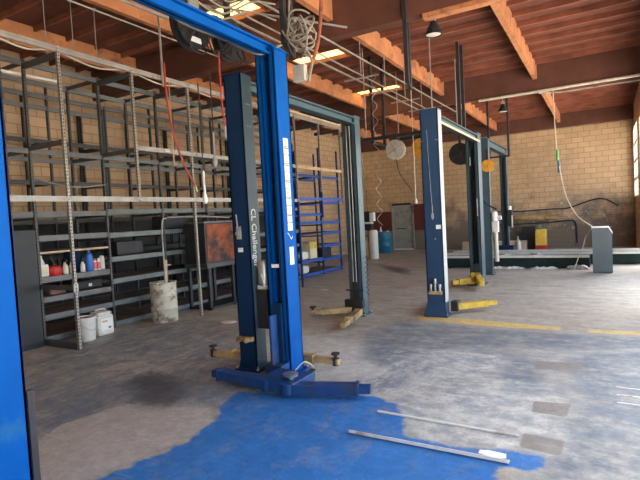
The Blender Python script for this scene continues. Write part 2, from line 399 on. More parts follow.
col = mix(mth('MULTIPLY', mask('pale', .15, .9), .8), col, mix(ramp(nB, .35, .7), (.49, .495, .445), (.68, .69, .61)))
sn = noise(3.0, 12, .78, (1.5, .7, 1, .5))
col = mix(mth('MULTIPLY', mask('scuff', .12, .7), ramp(sn, .44, .56, 0., .85)), col, (.15, .185, .235))
col = mix(mth('MULTIPLY', mask('scuff', .12, .7), ramp(noise(5.0, 12, .8, (1.2, .6, 1, .5)), .56, .62, 0., .7)), col, (.50, .475, .41))
col = mix(mth('MULTIPLY', mask('fade', .15, .9), ramp(mth('ADD', mth('MULTIPLY', nS, .55), mth('MULTIPLY', nB, .45)), .44, .54, .75, .0)), col, (.27, .305, .325))
col = mix(mth('MULTIPLY', mask('worn', .07, .55), ramp(mth('ADD', mth('MULTIPLY', nS, .5), mth('MULTIPLY', nB, .5)), .40, .64, .95, .10)), col, mix(ramp(nB, .35, .65), (.10, .145, .185), (.185, .225, .25)))
vv = mth('MULTIPLY', mask('vivid', .02, .22), ramp(mth('ADD', mth('MULTIPLY', nS, .6), mth('MULTIPLY', nB, .4)), .60, .72, 1., .35))
col = mix(vv, col, mix(ramp(nA, .35, .65), (.010, .135, .42), (.03, .20, .52)))
col = mix(mth('MULTIPLY', mth('MULTIPLY', mask('vivid', .02, .25), ramp(noise(3.2, 10, .78), .50, .66)), .75), col, (.20, .25, .35))
col = mix(mask('tan', .012, .06), col, mix(ramp(nB, .3, .7), (.36, .325, .28), (.50, .46, .405)))
col = mix(mth('MULTIPLY', mask('plate', .008, .05), .9), col, mix(ramp(nB, .3, .7), (.20, .18, .15), (.29, .265, .225)))
col = mix(mth('MULTIPLY', mask('yellow', .02, .07), ramp(nB, .45, .70, 1., .45)), col, (.74, .54, .15))
col = mix(mth('MULTIPLY', mask('stain', .13, .4), .8), col, (.055, .055, .06))
# fine mottling everywhere
def mul(c1, v):
    n = N.new('ShaderNodeMixRGB'); n.blend_type = 'MULTIPLY'; n.inputs['Fac'].default_value = 1; L.new(c1, n.inputs['Color1']); L.new(v, n.inputs['Color2']); return n.outputs['Color']
col = mul(col, ramp(noise(9, 12, .8), .30, .70, .72, 1.26)); col = mul(col, ramp(noise(40, 6, .75), .3, .7, .86, 1.12))
# scuffs, scratches and crumbs
col = mix(ramp(nC, .70, .73, 0., .45), col, (.55, .54, .51))
col = mix(ramp(noise(2.6, 4, .5, (.35, 9, 1, -.45)), .715, .74, 0., .6), col, (.13, .11, .10))
col = mix(ramp(noise(3.1, 4, .5, (.3, 10, 1, .6)), .72, .745, 0., .5), col, (.60, .59, .56))
col = mix(ramp(nF, .3, .8, 0., .10), col, (.1, .1, .1))
L.new(col, bs.inputs['Base Color']); L.new(ramp(nB, .3, .7, .50, .72), bs.inputs['Roughness'])
bp = N.new('ShaderNodeBump'); bp.inputs['Strength'].default_value = .25; bp.inputs['Distance'].default_value = .004; L.new(nB, bp.inputs['Height']); L.new(bp.outputs['Normal'], bs.inputs['Normal'])
fm.materials.append(m); fo = bpy.data.objects.new('floor', fm); COL.objects.link(fo); struct(fo)
b = MB(); b.box(XL-.3, XR+.2, YF-.3, YB+.3, -.2, -.004); struct(b.build('floor_slab', M['galv']))
b = MB(); b.box(XR+.2, 60, -50, 70, -.2, -.01); struct(b.build('ground', mat('yard_concrete', (.52, .47, .41), .9, 0, .1, 1)))

# ------------------------------------------------------------------ light: sky and sun through the bay doors
w = bpy.data.worlds.new('world'); S.world = w; w.use_nodes = True; nt = w.node_tree
bg = nt.nodes['Background']; sk = nt.nodes.new('ShaderNodeTexSky'); sk.sky_type = 'NISHITA'; sk.sun_disc = False
sk.sun_elevation = R(55); sk.sun_rotation = R(20); sk.air_density = 1.; sk.dust_density = 2.
hs_ = nt.nodes.new('ShaderNodeHueSaturation'); hs_.inputs['Saturation'].default_value = .72; nt.links.new(sk.outputs[0], hs_.inputs['Color']); nt.links.new(hs_.outputs[0], bg.inputs['Color']); bg.inputs['Strength'].default_value = .42
sl = bpy.data.lights.new('sun', 'SUN'); sl.energy = 20; sl.angle = R(.6); sl.color = (1, .93, .82)
so = bpy.data.objects.new('sun', sl); COL.objects.link(so)
so.rotation_euler = Vector((.18, .45, -.9)).to_track_quat('-Z', 'Y').to_euler()
for y0, y1, z0, z1 in OPEN:
    a = bpy.data.lights.new('door_portal', 'AREA'); a.shape = 'RECTANGLE'; a.size = z1-z0; a.size_y = y1-y0; a.cycles.is_portal = True
    o = bpy.data.objects.new('door_portal', a); COL.objects.link(o); o.location = (XR+.1, (y0+y1)/2, (z0+z1)/2)
    o.rotation_euler = Vector((-1,0,0)).to_track_quat('-Z', 'Y').to_euler()
S.view_settings.view_transform = 'Standard'; S.view_settings.look = 'None'; S.view_settings.gamma = 1; S.view_settings.use_curve_mapping = False
S.view_settings.exposure = 1.4
S.cycles.use_denoising = True; S.cycles.max_bounces = 10; S.cycles.diffuse_bounces = 6; S.cycles.sample_clamp_indirect = 6
# ------------------------------------------------------------------ two-post lifts
def column(root, cx, cy, s, w, d, H, mside, mback, carr=.9, skirt=False, name='column'):
    """C-section post; s=+1 opens towards +y, -1 towards -y. mside: outer skin, mback: inside"""
    t = .022
    b = MB(); b.mi = 0
    yb0, yb1 = (cy-d/2, cy-d/2+t) if s > 0 else (cy+d/2-t, cy+d/2)
    b.box(cx-w/2, cx+w/2, yb0, yb1, 0, H, .004)
    for sx in (-1, 1):
        x0, x1 = sorted((cx+sx*w/2, cx+sx*(w/2-t)))
        b.box(x0, x1, cy-d/2, cy+d/2, 0, H, .004)
        lip = w*.26; x0, x1 = sorted((cx+sx*w/2, cx+sx*(w/2-lip)))
        yl0, yl1 = (cy+d/2-t, cy+d/2) if s > 0 else (cy-d/2, cy-d/2+t)
        b.box(x0, x1, yl0, yl1, 0, H, .004)
        # inner return of the lip, the carriage runs behind it
        x0, x1 = sorted((cx+sx*(w/2-lip), cx+sx*(w/2-lip+.012)))
        yr0, yr1 = (cy+d/2-.09, cy+d/2) if s > 0 else (cy-d/2, cy-d/2+.09)
        b.box(x0, x1, yr0, yr1, 0, H)
    c = b.build(name, mside, root)
    b = MB(); b.box(cx-w/2-.012, cx+w/2+.012, cy-d/2-.012, cy+d/2+.012, H, H+.012)
    b.build('top_plate', mside, c)
    b = MB(); e = .09
    b.box(cx-w/2-.05, cx+w/2+.05, cy-d/2-.06, cy+d/2+.06, 0, .022, .004)
    if skirt:
        for yy, sg in ((cy-d/2, -1), (cy+d/2, 1)):
            if sg == s: continue
            b.hexa([(cx-w/2-.05, yy+sg*.075, .02), (cx+w/2+.05, yy+sg*.075, .02), (cx+w/2, yy, .02), (cx-w/2, yy, .02),
                    (cx-w/2, yy+sg*.004, .24), (cx+w/2, yy+sg*.004, .24), (cx+w/2, yy, .24), (cx-w/2, yy, .24)])
    else:
        for sx in (-1, 1):
            b.prism([(cy-d/2-.05, .02), (cy-d/2, .02), (cy-d/2, .2)], cx+sx*w*.42-.006, cx+sx*w*.42+.006, 'x')
    bp = b.build('base_plate', mside, c)
    for sx in (-1, 1):
        for sy in (-1, 1):
            b = MB(); b.lathe([(.016, .02), (.016, .045), (.008, .05), (.008, .07)], 8, (cx+sx*(w/2+.03), cy+sy*(d/2+.035), 0)); b.build('anchor_bolt', M['galv'], c)
    # carriage block riding inside, its front plate shows in the mouth of the channel
    b = MB(); yc = cy+s*(d/2-.06)
    b.box(cx-w*.22, cx+w*.22, min(yc, yc+s*.09), max(yc, yc+s*.09), .06, carr, .006)
    b.build('carriage', mback, c)
    # back of the channel, chain and hydraulic ram
    b = MB(); b.tube([(cx-.03, cy+s*.0, .05), (cx-.03, cy+s*.0, H*.62)], .028, 10); b.tube([(cx-.03, cy, H*.62), (cx-.03, cy, H*.9)], .016, 8)
    b.build('lift_ram', M['dark'], c)
    b = MB(); b.tube([(cx+.035, cy+s*.02, carr), (cx+.035, cy+s*.02, H-.05)], .008, 6); b.build('chain', M['galv'], c)
    return c

def arm(root, p0, p1, z, m, w=.10, h=.095, pad='disc', split=.62, tip=None):
    """swing arm: fat outer sleeve, thinner telescoping stage, screw pad at the end"""
    p0 = Vector((p0[0], p0[1], z)); p1 = Vector((p1[0], p1[1], z)); q = p0.lerp(p1, split); dr = (p1-p0).normalized()
    b = MB(); b.bar(p0, q, w, h, bev=.005); b.bar(q-dr*.03, q, w+.016, h+.016)
    a = b.build('swing_arm', m, root)
    b = MB(); b.bar(q, p1, w*.76, h*.74, bev=.004); b.build('arm_extension', tip or m, a)
    b = MB(); b.lathe([(w*.62, -h*.55), (w*.62, h*.55)], 16, p0); b.build('pivot_pin', m, a)
    if pad == 'disc':
        e = p1-dr*.05
        b = MB(); b.lathe([(.02, h*.3), (.02, h*.3+.05), (.055, h*.3+.05), (.06, h*.3+.07), (.02, h*.3+.075)], 16, e); b.build('lift_pad', M['dark'], a)
    elif pad == 'cup':
        e = p1-dr*.05
        b = MB(); b.lathe([(w*.42, -h*.5), (w*.45, h*.4), (w*.3, h*.45), (.022, h*.45), (.022, h*.85), (.05, h*.9), (.052, h*1.1), (.03, h*1.1)], 16, e); b.build('lift_pad', M['dark'], a)
    return a

def overhead(root, x, y0, y1, z, m, w=.16, h=.14):
    b = MB()
    b.box(x-w/2, x+w/2, y0, y1, z-.02, z); b.box(x-w/2, x+w/2, y0, y1, z-h, z-h+.02); b.box(x-.012, x+.012, y0, y1, z-h, z)
    b.box(x-w/2, x-w/2+.012, y0, y1, z-h, z)
    return b.build('overhead_beam', m, root)

def adapters(root, cx, y, z, s, mt, pins=True):
    b = MB(); b.box(cx-.11, cx+.11, y-.06, y, z, z+.05, .004)
    h = b.build('adapter_holder', mt, root)
    if not pins:
        for dx in (-.06, .055): b = MB(); b.lathe([(.018, 0), (.03, .02), (.03, .05), (.012, .06)], 10, (cx+dx, y-.06-.05, z+.02), 'y'); b.build('knob', mt, h)
        return
    for dx, hh in ((-.075, .12), (.0, .21), (.075, .12)):
        b = MB(); b.lathe([(.022, z+.05), (.022, z+.05+hh*.6), (.03, z+.05+hh*.6), (.03, z+.05+hh), (.012, z+.05+hh)], 12, (cx+dx, y-.035, 0)); b.build('height_adapter', M['steel'], h)

GRP = None
# ---- bright blue lift: nearest post runs out of the frame, its partner stands on the blue paint
L1 = empty('two_post_lift', 'bright blue two-post lift on the bright blue floor paint with a strip of warning labels', 'car lift', (-3.2, 3.0, 0))
def rel(root):
    """children are built in world coordinates; hang them under the root without moving them"""
    off = -root.location
    for ch in root.children: ch.location = ch.location+off
H1 = 3.62
cA = column(L1, -3.165, 1.47, 1, .25, .26, H1, M['blue'], M['blue'], .5)
cB = column(L1, -3.185, 4.59, -1, .25, .27, H1, M['blue'], M['navy_deep'], .82)
overhead(L1, -3.155, 1.35, 4.7, H1+.06, M['blue'], .11, .12)
b = MB(); b.box(-3.06, -3.03, 1.60, 1.64, .02, .8); b.build('rubber_guard', M['black'], L1)
b = MB(); b.box(-3.295, -3.075, 4.29, 4.47, .05, .16); b.box(-3.215, -3.19, 4.30, 4.45, .05, .70)
b.build('arm_bracket', M['blue_arm'], L1)
b = MB(); b.box(-3.1, -2.66, 3.88, 4.29, .045, .145, .006); b.build('arm_yoke', M['blue_arm'], L1)
arm(L1, (-3.0, 3.95), (-3.80, 4.03), .09, M['blue_arm'], .13, .10, None, .88, M['blue_arm'])
arm(L1, (-2.74, 3.92), (-1.97, 4.19), .09, M['blue_arm'], .13, .095, None, .86, M['blue_arm'])
b = MB(); b.lathe([(.03, .14), (.03, .17), (.075, .175), (.08, .20), (.05, .205)], 20, (-2.77, 4.02, 0)); b.build('lift_pad', M['steel'], L1)
b = MB(); b.tube(arc([(-2.78, 4.12, .2), (-2.72, 4.2, .27), (-2.7, 4.3, .22), (-2.72, 4.38, .16)]), .006, 6); b.build('arm_cable', M['palecable'], L1)
# warning labels on the lit face of the far post
xf = -3.058
y0l, y1l = 4.55, 4.645
zs = np.linspace(1.62, 2.66, 12)
for i in range(11):
    z0, z1 = zs[i]+.004, zs[i+1]-.004
    b = MB(); b.mi = 0; b.box(xf, xf+.0025, y0l, y1l, z0, z1); b.mi = 1
    if i % 2: b.box(xf+.0025, xf+.0035, y0l+.008, y1l-.008, z1-.02, z1-.008)
    for q in range(3):
        zz = z0+.012+q*.017; b.box(xf+.0025, xf+.0035, y0l+.012, y1l-.012-.02*(q % 2), zz, zz+.004)
    b.build('warning_label', [M['cream'], M['ink']], cB)
b = MB(); b.mi = 0; b.box(xf, xf+.0025, 4.555, 4.64, 1.24, 1.44); b.mi = 1
for q in range(6): b.box(xf+.0025, xf+.0035, 4.567, 4.63-.015*(q % 2), 1.265+q*.027, 1.27+q*.027)
b.build('warning_label', [M['cream'], M['ink']], cB)
b = MB(); b.tube(arc([(xf, 4.54, 1.6), (xf+.004, 4.58, 1.56), (xf+.004, 4.6, 1.53), (xf+.004, 4.63, 1.56)]), .004, 6); b.build('paint_scrape', M['paper'], cB)
b = MB(); b.box(-3.24, -3.14, 4.449, 4.453, 1.22, 1.26); b.build('data_plate', M['paper'], cB)
rel(L1)

# ---- teal and navy lift behind it, white lettering on its side
L2 = empty('two_post_lift', 'dark navy and slate two-post lift with white lettering down its side and tan arms', 'car lift', (-3.7, 6.1, 0))
H2 = 3.44
cC = column(L2, -3.655, 4.555, 1, .25, .19, H2, M['navy_deep'], M['navy_deep'], .7)
b = MB(); b.box(-3.53, -3.526, 4.465, 4.645, .0, H2); b.build('side_skin', M['slate'], cC)
cD = column(L2, -3.79, 7.78, -1, .25, .23, H2+.02, M['teal'], M['black'], .6, False)
overhead(L2, -3.72, 4.55, 7.8, H2+.0, M['teal'], .15, .12)
text('CL Challenger', .118, M['lettering'], cC, (-3.5255, 4.505, 1.90), (R(90), R(90), R(90)))
arm(L2, (-3.72, 4.78), (-4.45, 4.66), .085, M['tan'], .10, .09, 'cup', .55)
arm(L2, (-3.5, 4.90), (-2.66, 4.86), .09, M['tan'], .10, .09, 'cup', .6)
arm(L2, (-3.88, 7.52), (-4.46, 7.18), .12, M['tan'], .10, .09, 'disc', .7)
arm(L2, (-3.68, 7.5), (-3.47, 6.5), .10, M['tan'], .11, .10, None, .7)
adapters(cC, -3.66, 4.455, .36, 1, M['tan'], False)
b = MB(); b.box(-3.525, -3.37, 4.5, 4.64, .50, .96, .012); pu = b.build('oil_tank', M['black'], L2)
b = MB(); b.lathe([(.07, 1.0), (.075, 1.02), (.075, 1.26), (.06, 1.29), (.02, 1.3)], 18, (-3.44, 4.57, 0)); b.build('motor', M['steel'], pu)
b = MB(); b.box(-3.5, -3.38, 4.51, 4.63, .96, 1.01); b.tube(arc([(-3.4, 4.5, 1.0), (-3.36, 4.45, 1.05), (-3.40, 4.46, 1.14)]), .012, 6); b.build('pump_block', M['dirtywhite'], pu)
b = MB()
for z in (1.62, 1.66): b.lathe([(.022, 0), (.022, .03), (.012, .035)], 10, (-3.69+(.02 if z > 1.64 else 0), 4.42, z), 'y')
b.tube([(-3.69, 4.45, 1.58), (-3.69, 4.43, 1.84)], .008, 6); b.box(-3.71, -3.65, 4.44, 4.458, 1.55, 1.70); b.build('lock_lever', M['galv'], cC)
b = MB(); b.box(-3.71, -3.64, 4.452, 4.459, 1.40, 1.45); b.build('rating_plate', M['paper'], cC)
b = MB()
for z in (2.85, 3.1):
    for yy in (4.53, 4.56, 4.59): b.lathe([(.008, 0), (.008, .006)], 8, (-3.526, yy, z), 'x')
b.build('bolt_head', M['steel'], cC)
b = MB()
for sx in (-1, 1): b.tube([(-3.79+sx*.03, 7.645, .3), (-3.79+sx*.03, 7.645, 3.3)], .009, 6)
b.build('sling_cable', M['galv'], cD)
b = MB(); b.box(-3.97, -3.62, 7.55, 7.66, .16, .30, .01); b.prism([(-3.93, .16), (-3.65, .16), (-3.58, .06), (-4.0, .06)], 7.52, 7.56); b.tube([(-3.95, 7.60, .46), (-3.62, 7.6, .46)], .012, 6); b.build('arm_bracket', M['black'], cD)
rel(L2)

# ---- navy lift with yellow arms by the yellow line
L3 = empty('two_post_lift', 'navy two-post lift with bright yellow arms standing by the yellow floor line', 'car lift', (-2.5, 9.7, 0))
H3 = 3.42
cE = column(L3, -2.45, 8.05, 1, .30, .21, H3, M['navy'], M['navy_deep'], .5, True)
b = MB(); b.box(-2.299, -2.296, 7.955, 8.145, .24, H3); b.build('side_skin', M['glaregrey'], cE)  # bright reflection on this face put in as a paler skin
cF = column(L3, -2.58, 11.69, -1, .28, .37, H3+.06, M['slate'], M['dark'], .5)
overhead(L3, -2.5, 8.0, 11.8, H3+.02, M['slate'], .14, .14)
b = MB(); b.box(-2.40, -2.38, 8.2, 11.5, H3-.16, H3-.12); b.build('shutoff_bar', M['lumber'], L3)
adapters(cE, -2.45, 7.945, .38, 1, M['tan'])
b = MB(); b.box(-2.40, -2.32, 7.938, 7.945, 1.46, 1.53); b.build('rating_plate', M['paper'], cE)
b = MB(); b.tube([(-2.45, 7.94, 1.62), (-2.45, 7.94, 1.85)], .008, 6); b.box(-2.47, -2.43, 7.925, 7.946, 1.64, 1.72); b.tube(arc([(-2.45, 7.94, 1.85), (-2.47, 7.94, 2.3), (-2.49, 7.94, 3.1)]), .004, 5); b.build('lock_lever', M['galv'], cE)
b = MB()
for dx in (-.135, .11, .135): b.lathe([(.009, -.008), (.009, 0)], 8, (-2.45+dx, 7.945, 2.92), 'y')
b.lathe([(.012, -.008), (.012, 0)], 8, (-2.42, 7.945, 1.3), 'y'); b.build('bolt_head', M['steel'], cE)
arm(L3, (-2.22, 8.26), (-1.66, 8.82), .12, M['yellow'], .10, .10, None, .75)
arm(L3, (-2.62, 8.3), (-2.75, 9.25), .12, M['yellow'], .10, .10, 'disc', .75)
b = MB(); b.box(-2.28, -2.16, 8.18, 8.36, .05, .22, .01); b.build('arm_bracket', M['black'], cE)
arm(L3, (-2.66, 11.36), (-3.0, 10.95), .13, M['yellow'], .13, .13, None, .7)
arm(L3, (-2.5, 11.36), (-2.27, 10.6), .17, M['yellow'], .13, .15, None, .7)
b = MB(); b.box(-2.68, -2.48, 11.40, 11.5, .06, .3, .01); b.build('arm_bracket', M['yellow'], cF)
b = MB(); b.tube([(-2.50, 11.49, 1.6), (-2.50, 11.49, 2.0)], .012, 6); b.tube([(-2.62, 11.49, 2.75), (-2.62, 11.49, 2.95)], .012, 6); b.build('lock_lever', M['galv'], cF)
rel(L3)

# ---- slate lift at the far bays
L4 = empty('two_post_lift', 'slim dark slate two-post lift straddling the long low runways', 'car lift', (-2.7, 14.9, 0))
cG = column(L4, -2.68, 13.5, 1, .20, .20, 3.58, M['slate'], M['dark'], .5)
cH = column(L4, -2.77, 16.75, -1, .21, .22, 3.62, M['teal'], M['dark'], .5)
overhead(L4, -2.70, 13.45, 16.8, 3.62, M['slate'], .16, .2)
b = MB(); b.box(-2.57, -2.40, 13.44, 13.56, 1.12, 1.42, .02); pu = b.build('pump_housing', M['dirtywhite'], L4)
b = MB(); b.lathe([(.07, 1.42), (.075, 1.44), (.075, 1.64), (.05, 1.67)], 16, (-2.50, 13.5, 0)); b.lathe([(.055, 0), (.06, .1)], 14, (-2.43, 13.5, 1.5), 'x'); b.build('motor', M['white'], pu)
b = MB(); b.tube([(-2.48, 13.47, 1.12), (-2.47, 13.47, .35)], .055, 10); b.build('hydraulic_hose', M['palecable'], pu)
b = MB(); b.box(-2.66, -2.52, 16.5, 16.62, 1.15, 1.68, .01); cb = b.build('control_box', M['dark'], L4)
b = MB(); b.box(-2.54, -2.50, 16.49, 16.5, 1.12, 1.5); b.lathe([(.06, 1.68), (.06, 1.8)], 12, (-2.6, 16.56, 0)); b.build('control_panel', M['white'], cb)
b = MB(); b.box(-3.0, -2.5, 16.45, 16.64, .35, .55, .02); b.build('arm_bracket', M['navy_deep'], cH)
rel(L4)
# ------------------------------------------------------------------ steel racking along the side wall
def post(root, x, y, z0, z1, m, w=.05, d=.04):
    b = MB(); t = .006
    # slotted angle: two flanges and a short return
    b.box(-w/2, w/2, -d/2, -d/2+t, 0, z1-z0); b.box(-w/2, -w/2+t, -d/2, d/2, 0, z1-z0); b.box(w/2-t, w/2, -d/2, d/2, 0, z1-z0)
    b.box(-w/2, w/2, d/2-t, d/2, 0, z1-z0)
    o = b.build('post', m, root, (x, y, z0)); return o
def beam_y(root, x, y0, y1, z, m, h=.075, t=.035, name='beam'):
    b = MB(); b.box(x-t/2, x+t/2, y0, y1, z-h, z); b.box(x-t/2-.008, x+t/2+.008, y0, y1, z-h*.42, z-h*.34)
    return b.build(name, m, root)
def brace_x(root, x0, x1, y, z, m, h=.06, t=.03):
    b = MB(); b.box(x0, x1, y-t/2, y+t/2, z-h, z); return b.build('side_brace', m, root)
YS = [4.33, 5.59, 6.85, 8.11, 9.37, 10.63, 11.89, 13.15, 14.35]
XA, XB_, XC = -6.7, -7.58, -8.45
G1 = 'tall front frames of the wall racking'
def rackroot(label, x, y, group): return empty('storage_rack', label, 'rack', (x, y, 0), 0, group)

# front row: tall open frames, the lower storey left clear between a few posts
F1 = rackroot('tall grey open front rack frame with a dark foot rail beside the white pails', -7.1, 5.6, None)
post(F1, XA, YS[0], 0, 4.40, M['perf']); post(F1, XA, YS[1], 2.18, 4.40, M['perf']); post(F1, XA, YS[2], 0, 4.40, M['perf'])
for y in YS[:3]:
    brace_x(F1, XB_+.03, XA-.025, y, 4.33, M['rackdark'], .09)
    brace_x(F1, XB_+.03, XA-.025, y, 3.08, M['rackdark'], .07)
brace_x(F1, XB_+.03, XA-.02, YS[0], .10, M['rackdark'], .10); brace_x(F1, XB_+.03, XA-.02, YS[0], .95, M['rackdark'], .07)
beam_y(F1, XA, YS[0]-1.26, YS[2], 4.40, M['galv'], .085)
beam_y(F1, XA, YS[0]-1.26, YS[2], 2.26, M['galv'], .08)
beam_y(F1, XA, YS[1], YS[2], 3.12, M['galv'], .08)
b = MB(); b.box(XA+.02, XA+.024, YS[0]-.035, YS[0]+.035, .86, .98); b.build('tag', M['tape'], F1)
b = MB(); b.box(XA+.02, XA+.023, YS[1]-.02, YS[1]+.02, 2.72, 2.82); b.build('tag', M['tape'], F1)
b = MB(); b.box(XA+.02, XA+.024, 6.2, 6.3, 3.06, 3.11); b.build('tag', M['tape'], F1)
rel(F1)
F2 = rackroot('tall grey open front rack frame behind the rusty cabinet and the blue lift posts', -7.1, 8.7, None)
for y in YS[3:5]: post(F2, XA, y, 2.18 if y > 9 else 0, 4.40, M['perf'])
for y in YS[3:5]: brace_x(F2, XB_+.03, XA-.025, y, 4.33, M['rackdark'], .09)
beam_y(F2, XA, YS[2]+.03, 10.45, 4.40, M['galv'], .085); beam_y(F2, XA, YS[2]+.03, 10.45, 2.26, M['galv'], .08); beam_y(F2, XA, YS[2]+.03, 10.45, 3.12, M['galv'], .08)
rel(F2)
F3 = rackroot('tall front rack frame turning blue below, seen between the blue and dark lift posts', -7.1, 11.7, None)
FY = [10.5, 11.72, 12.96]
post(F3, XA, FY[0], 0, 2.2, M['perfblue']); post(F3, XA, FY[0], 2.2, 4.4, M['perf'])
post(F3, XA, FY[1], 2.45, 4.4, M['perf']); post(F3, XA, FY[1], 1.75, 2.45, M['perfblue']); post(F3, XA, FY[2], 2.16, 4.4, M['perf'])
for y in FY: brace_x(F3, XB_+.03, XA-.025, y, 4.33, M['rackdark'], .09)
beam_y(F3, XA, FY[0], FY[2], 4.40, M['galv'], .085); beam_y(F3, XA, FY[0], FY[2], 3.12, M['lumber'], .08); beam_y(F3, XA, FY[0], FY[2], 2.30, M['rackblue'], .08)
rel(F3)

# second row: shelving units bay by bay
def unit(k, label, levels, up, beamm, postm, topz=4.40, cat='shelving', thin=()):
    y0, y1 = YS[k], YS[k+1]
    u = empty('shelving_unit', label, cat, ((XB_+XC)/2, (y0+y1)/2, 0), 0, None)
    for x in (XB_, XC):
        post(u, x, y0, 0, topz, postm)
        if k == 7: post(u, x, y1, 0, topz, postm)
    for z in levels:
        h = .03 if z in thin else .085
        beam_y(u, XB_, y0+.025, y1-.025, z, M['lumber'] if z in thin else beamm, h); beam_y(u, XC, y0+.025, y1-.025, z, beamm, .085)
        b = MB(); b.box(XC+.02, XB_-.02, y0+.03, y1-.03, z-.022, z-.004); b.build('shelf', M['board'], u)
        brace_x(u, XC+.02, XB_-.02, y0, z-.09, M['rackdark'], .04)
    for z in up:
        beam_y(u, XB_, y0+.025, y1-.025, z, beamm, .08); beam_y(u, XC, y0+.025, y1-.025, z, beamm, .08)
        brace_x(u, XC+.02, XB_-.02, y0, z, M['rackdark'], .06)
    rel(u); return u
lowA = (.12, .46, .74, 1.05, 1.45, 2.08)
lowB = (.10, .47, .86, 1.25, 1.68, 2.10)
unit(0, 'dark slotted shelving bay holding the bottles beside the sheet metal panel', (.12, .46, .74, 1.05, 1.45, 1.70, 2.08), (3.05, 4.38), M['rackgrey'], M['perfdark'], thin=(1.45,))
unit(1, 'dark shelving bay with rusty board shelves behind the dirty white drum', lowB, (3.05, 4.38), M['rackteal'], M['perfdark'])
unit(2, 'dark shelving bay with green-grey beams between the drum and the rusty cabinet', lowB, (3.05, 4.38), M['rackteal'], M['perfdark'])
unit(3, 'shelving bay standing behind the rusty steel cabinet', lowB, (3.05, 4.38), M['rackgrey'], M['perfdark'])
unit(4, 'shelving bay hidden mostly by the paired blue lift posts', lowA, (3.05, 4.38), M['rackgrey'], M['perfdark'])
unit(5, 'shelving bay just past the bright blue lift post, grey above', lowA, (3.05, 4.38), M['rackgrey'], M['perfdark'])
blueA = (.12, .53, 1.66, 1.90)
unit(6, 'blue-painted shelving bay holding the yellow-topped box', blueA, (3.05,), M['rackblue'], M['perfblue'], 3.9)
unit(7, 'blue-painted end shelving bay beside the dark far post', (.12, .48, .9, 1.30, 1.64), (2.25, 3.05,), M['rackblue'], M['perfblue'], 3.9)
# a bay of its own nearest the camera, closed by a sheet
b = MB(); b.box(XB_+.03, XB_+.05, 3.40, 4.29, .0, 1.80, .004); b.box(XB_+.03, XB_+.075, 3.40, 4.29, 0, .06)
tag(b.build('sheet_metal_panel', M['panelgrey']), 'plain dark grey sheet metal panel standing at the open end of the racking', 'panel')
U0 = empty('shelving_unit', 'end shelving bay behind the dark sheet panel, next to the nearest blue post', 'shelving', ((XB_+XC)/2, 3.7, 0))
for x in (XB_, XC): post(U0, x, 3.97 if x == XB_ else 3.10, 0, 4.40, M['perfdark']); post(U0, x, 3.08, 0, 4.4, M['perfdark']) if x == XB_ else None
for z in (2.08, 3.05, 4.38): beam_y(U0, XB_, 3.1, 4.3, z, M['rackgrey'], .08); beam_y(U0, XC, 3.1, 4.3, z, M['rackgrey'], .08)
for z in (.9, 1.5, 2.08):
    b = MB(); b.box(XC+.02, XB_-.03, 3.12, 4.28, z-.022, z-.004); b.build('shelf', M['board'], U0)
rel(U0)

# third row against the block wall
RX0, RX1 = -9.35, -10.2
lbl = ['dark rear rack against the block wall behind the bottle shelves', 'dark rear rack against the block wall behind the dirty white drum',
       'dark rear rack against the block wall behind the rusty cabinet', 'dark rear rack against the block wall behind the paired lift posts']
for i, y0 in enumerate((4.5, 7.0, 9.5, 12.0)):
    u = rackroot(lbl[i], (RX0+RX1)/2, y0+1.2, None)
    ys3 = [y0+.02, y0+1.24, y0+2.46]
    for x in (RX0, RX1):
        for y in ys3: post(u, x, y, 0, 4.35+(.3 if y == ys3[1] else 0), M['perfdark'] if x == RX0 else M['dark'])
    for z in (4.42, 4.20):
        beam_y(u, RX0, ys3[0], ys3[2], z, M['rackgrey'], .085)
    for z in (3.55, 2.75):
        beam_y(u, RX0, ys3[0], ys3[2], z, M['rackdark'], .08)
        for y in ys3: brace_x(u, RX1, RX0, y, z, M['dark'], .07)
    for z in (2.0, 1.3, .7, .12):
        beam_y(u, RX0, ys3[0], ys3[2], z, M['rackdark'], .085)
        b = MB(); b.box(RX1+.02, RX0-.02, ys3[0], ys3[2], z-.03, z-.006); b.build('shelf', M['dark'], u)
    b = MB(); b.box(RX1-.01, RX1+.005, ys3[0], ys3[2], .1, 1.98); b.build('back_panel', M['dark'], u)
    rel(u)
# ------------------------------------------------------------------ things on and around the racks
SZ = 1.05
def bottle(name, label, x, y, z, prof, m, capprof=None, capm=None, labelband=None, cat='bottle', group=None):
    t = empty(name, label, cat, (x, y, z), 0, group)
    b = MB(); b.lathe(prof, 18); b.build('body', m, t)
    if capprof: b = MB(); b.lathe(capprof, 14); b.build('cap', capm, t)
    if labelband: b = MB(); b.lathe([(labelband[0], labelband[1]), (labelband[0], labelband[2])], 18); b.build('label', labelband[3], t)
    return t
def can(r, h): return [(r*.9, 0), (r, .01), (r, h*.78), (r*.75, h*.86), (r*.4, h*.88)]
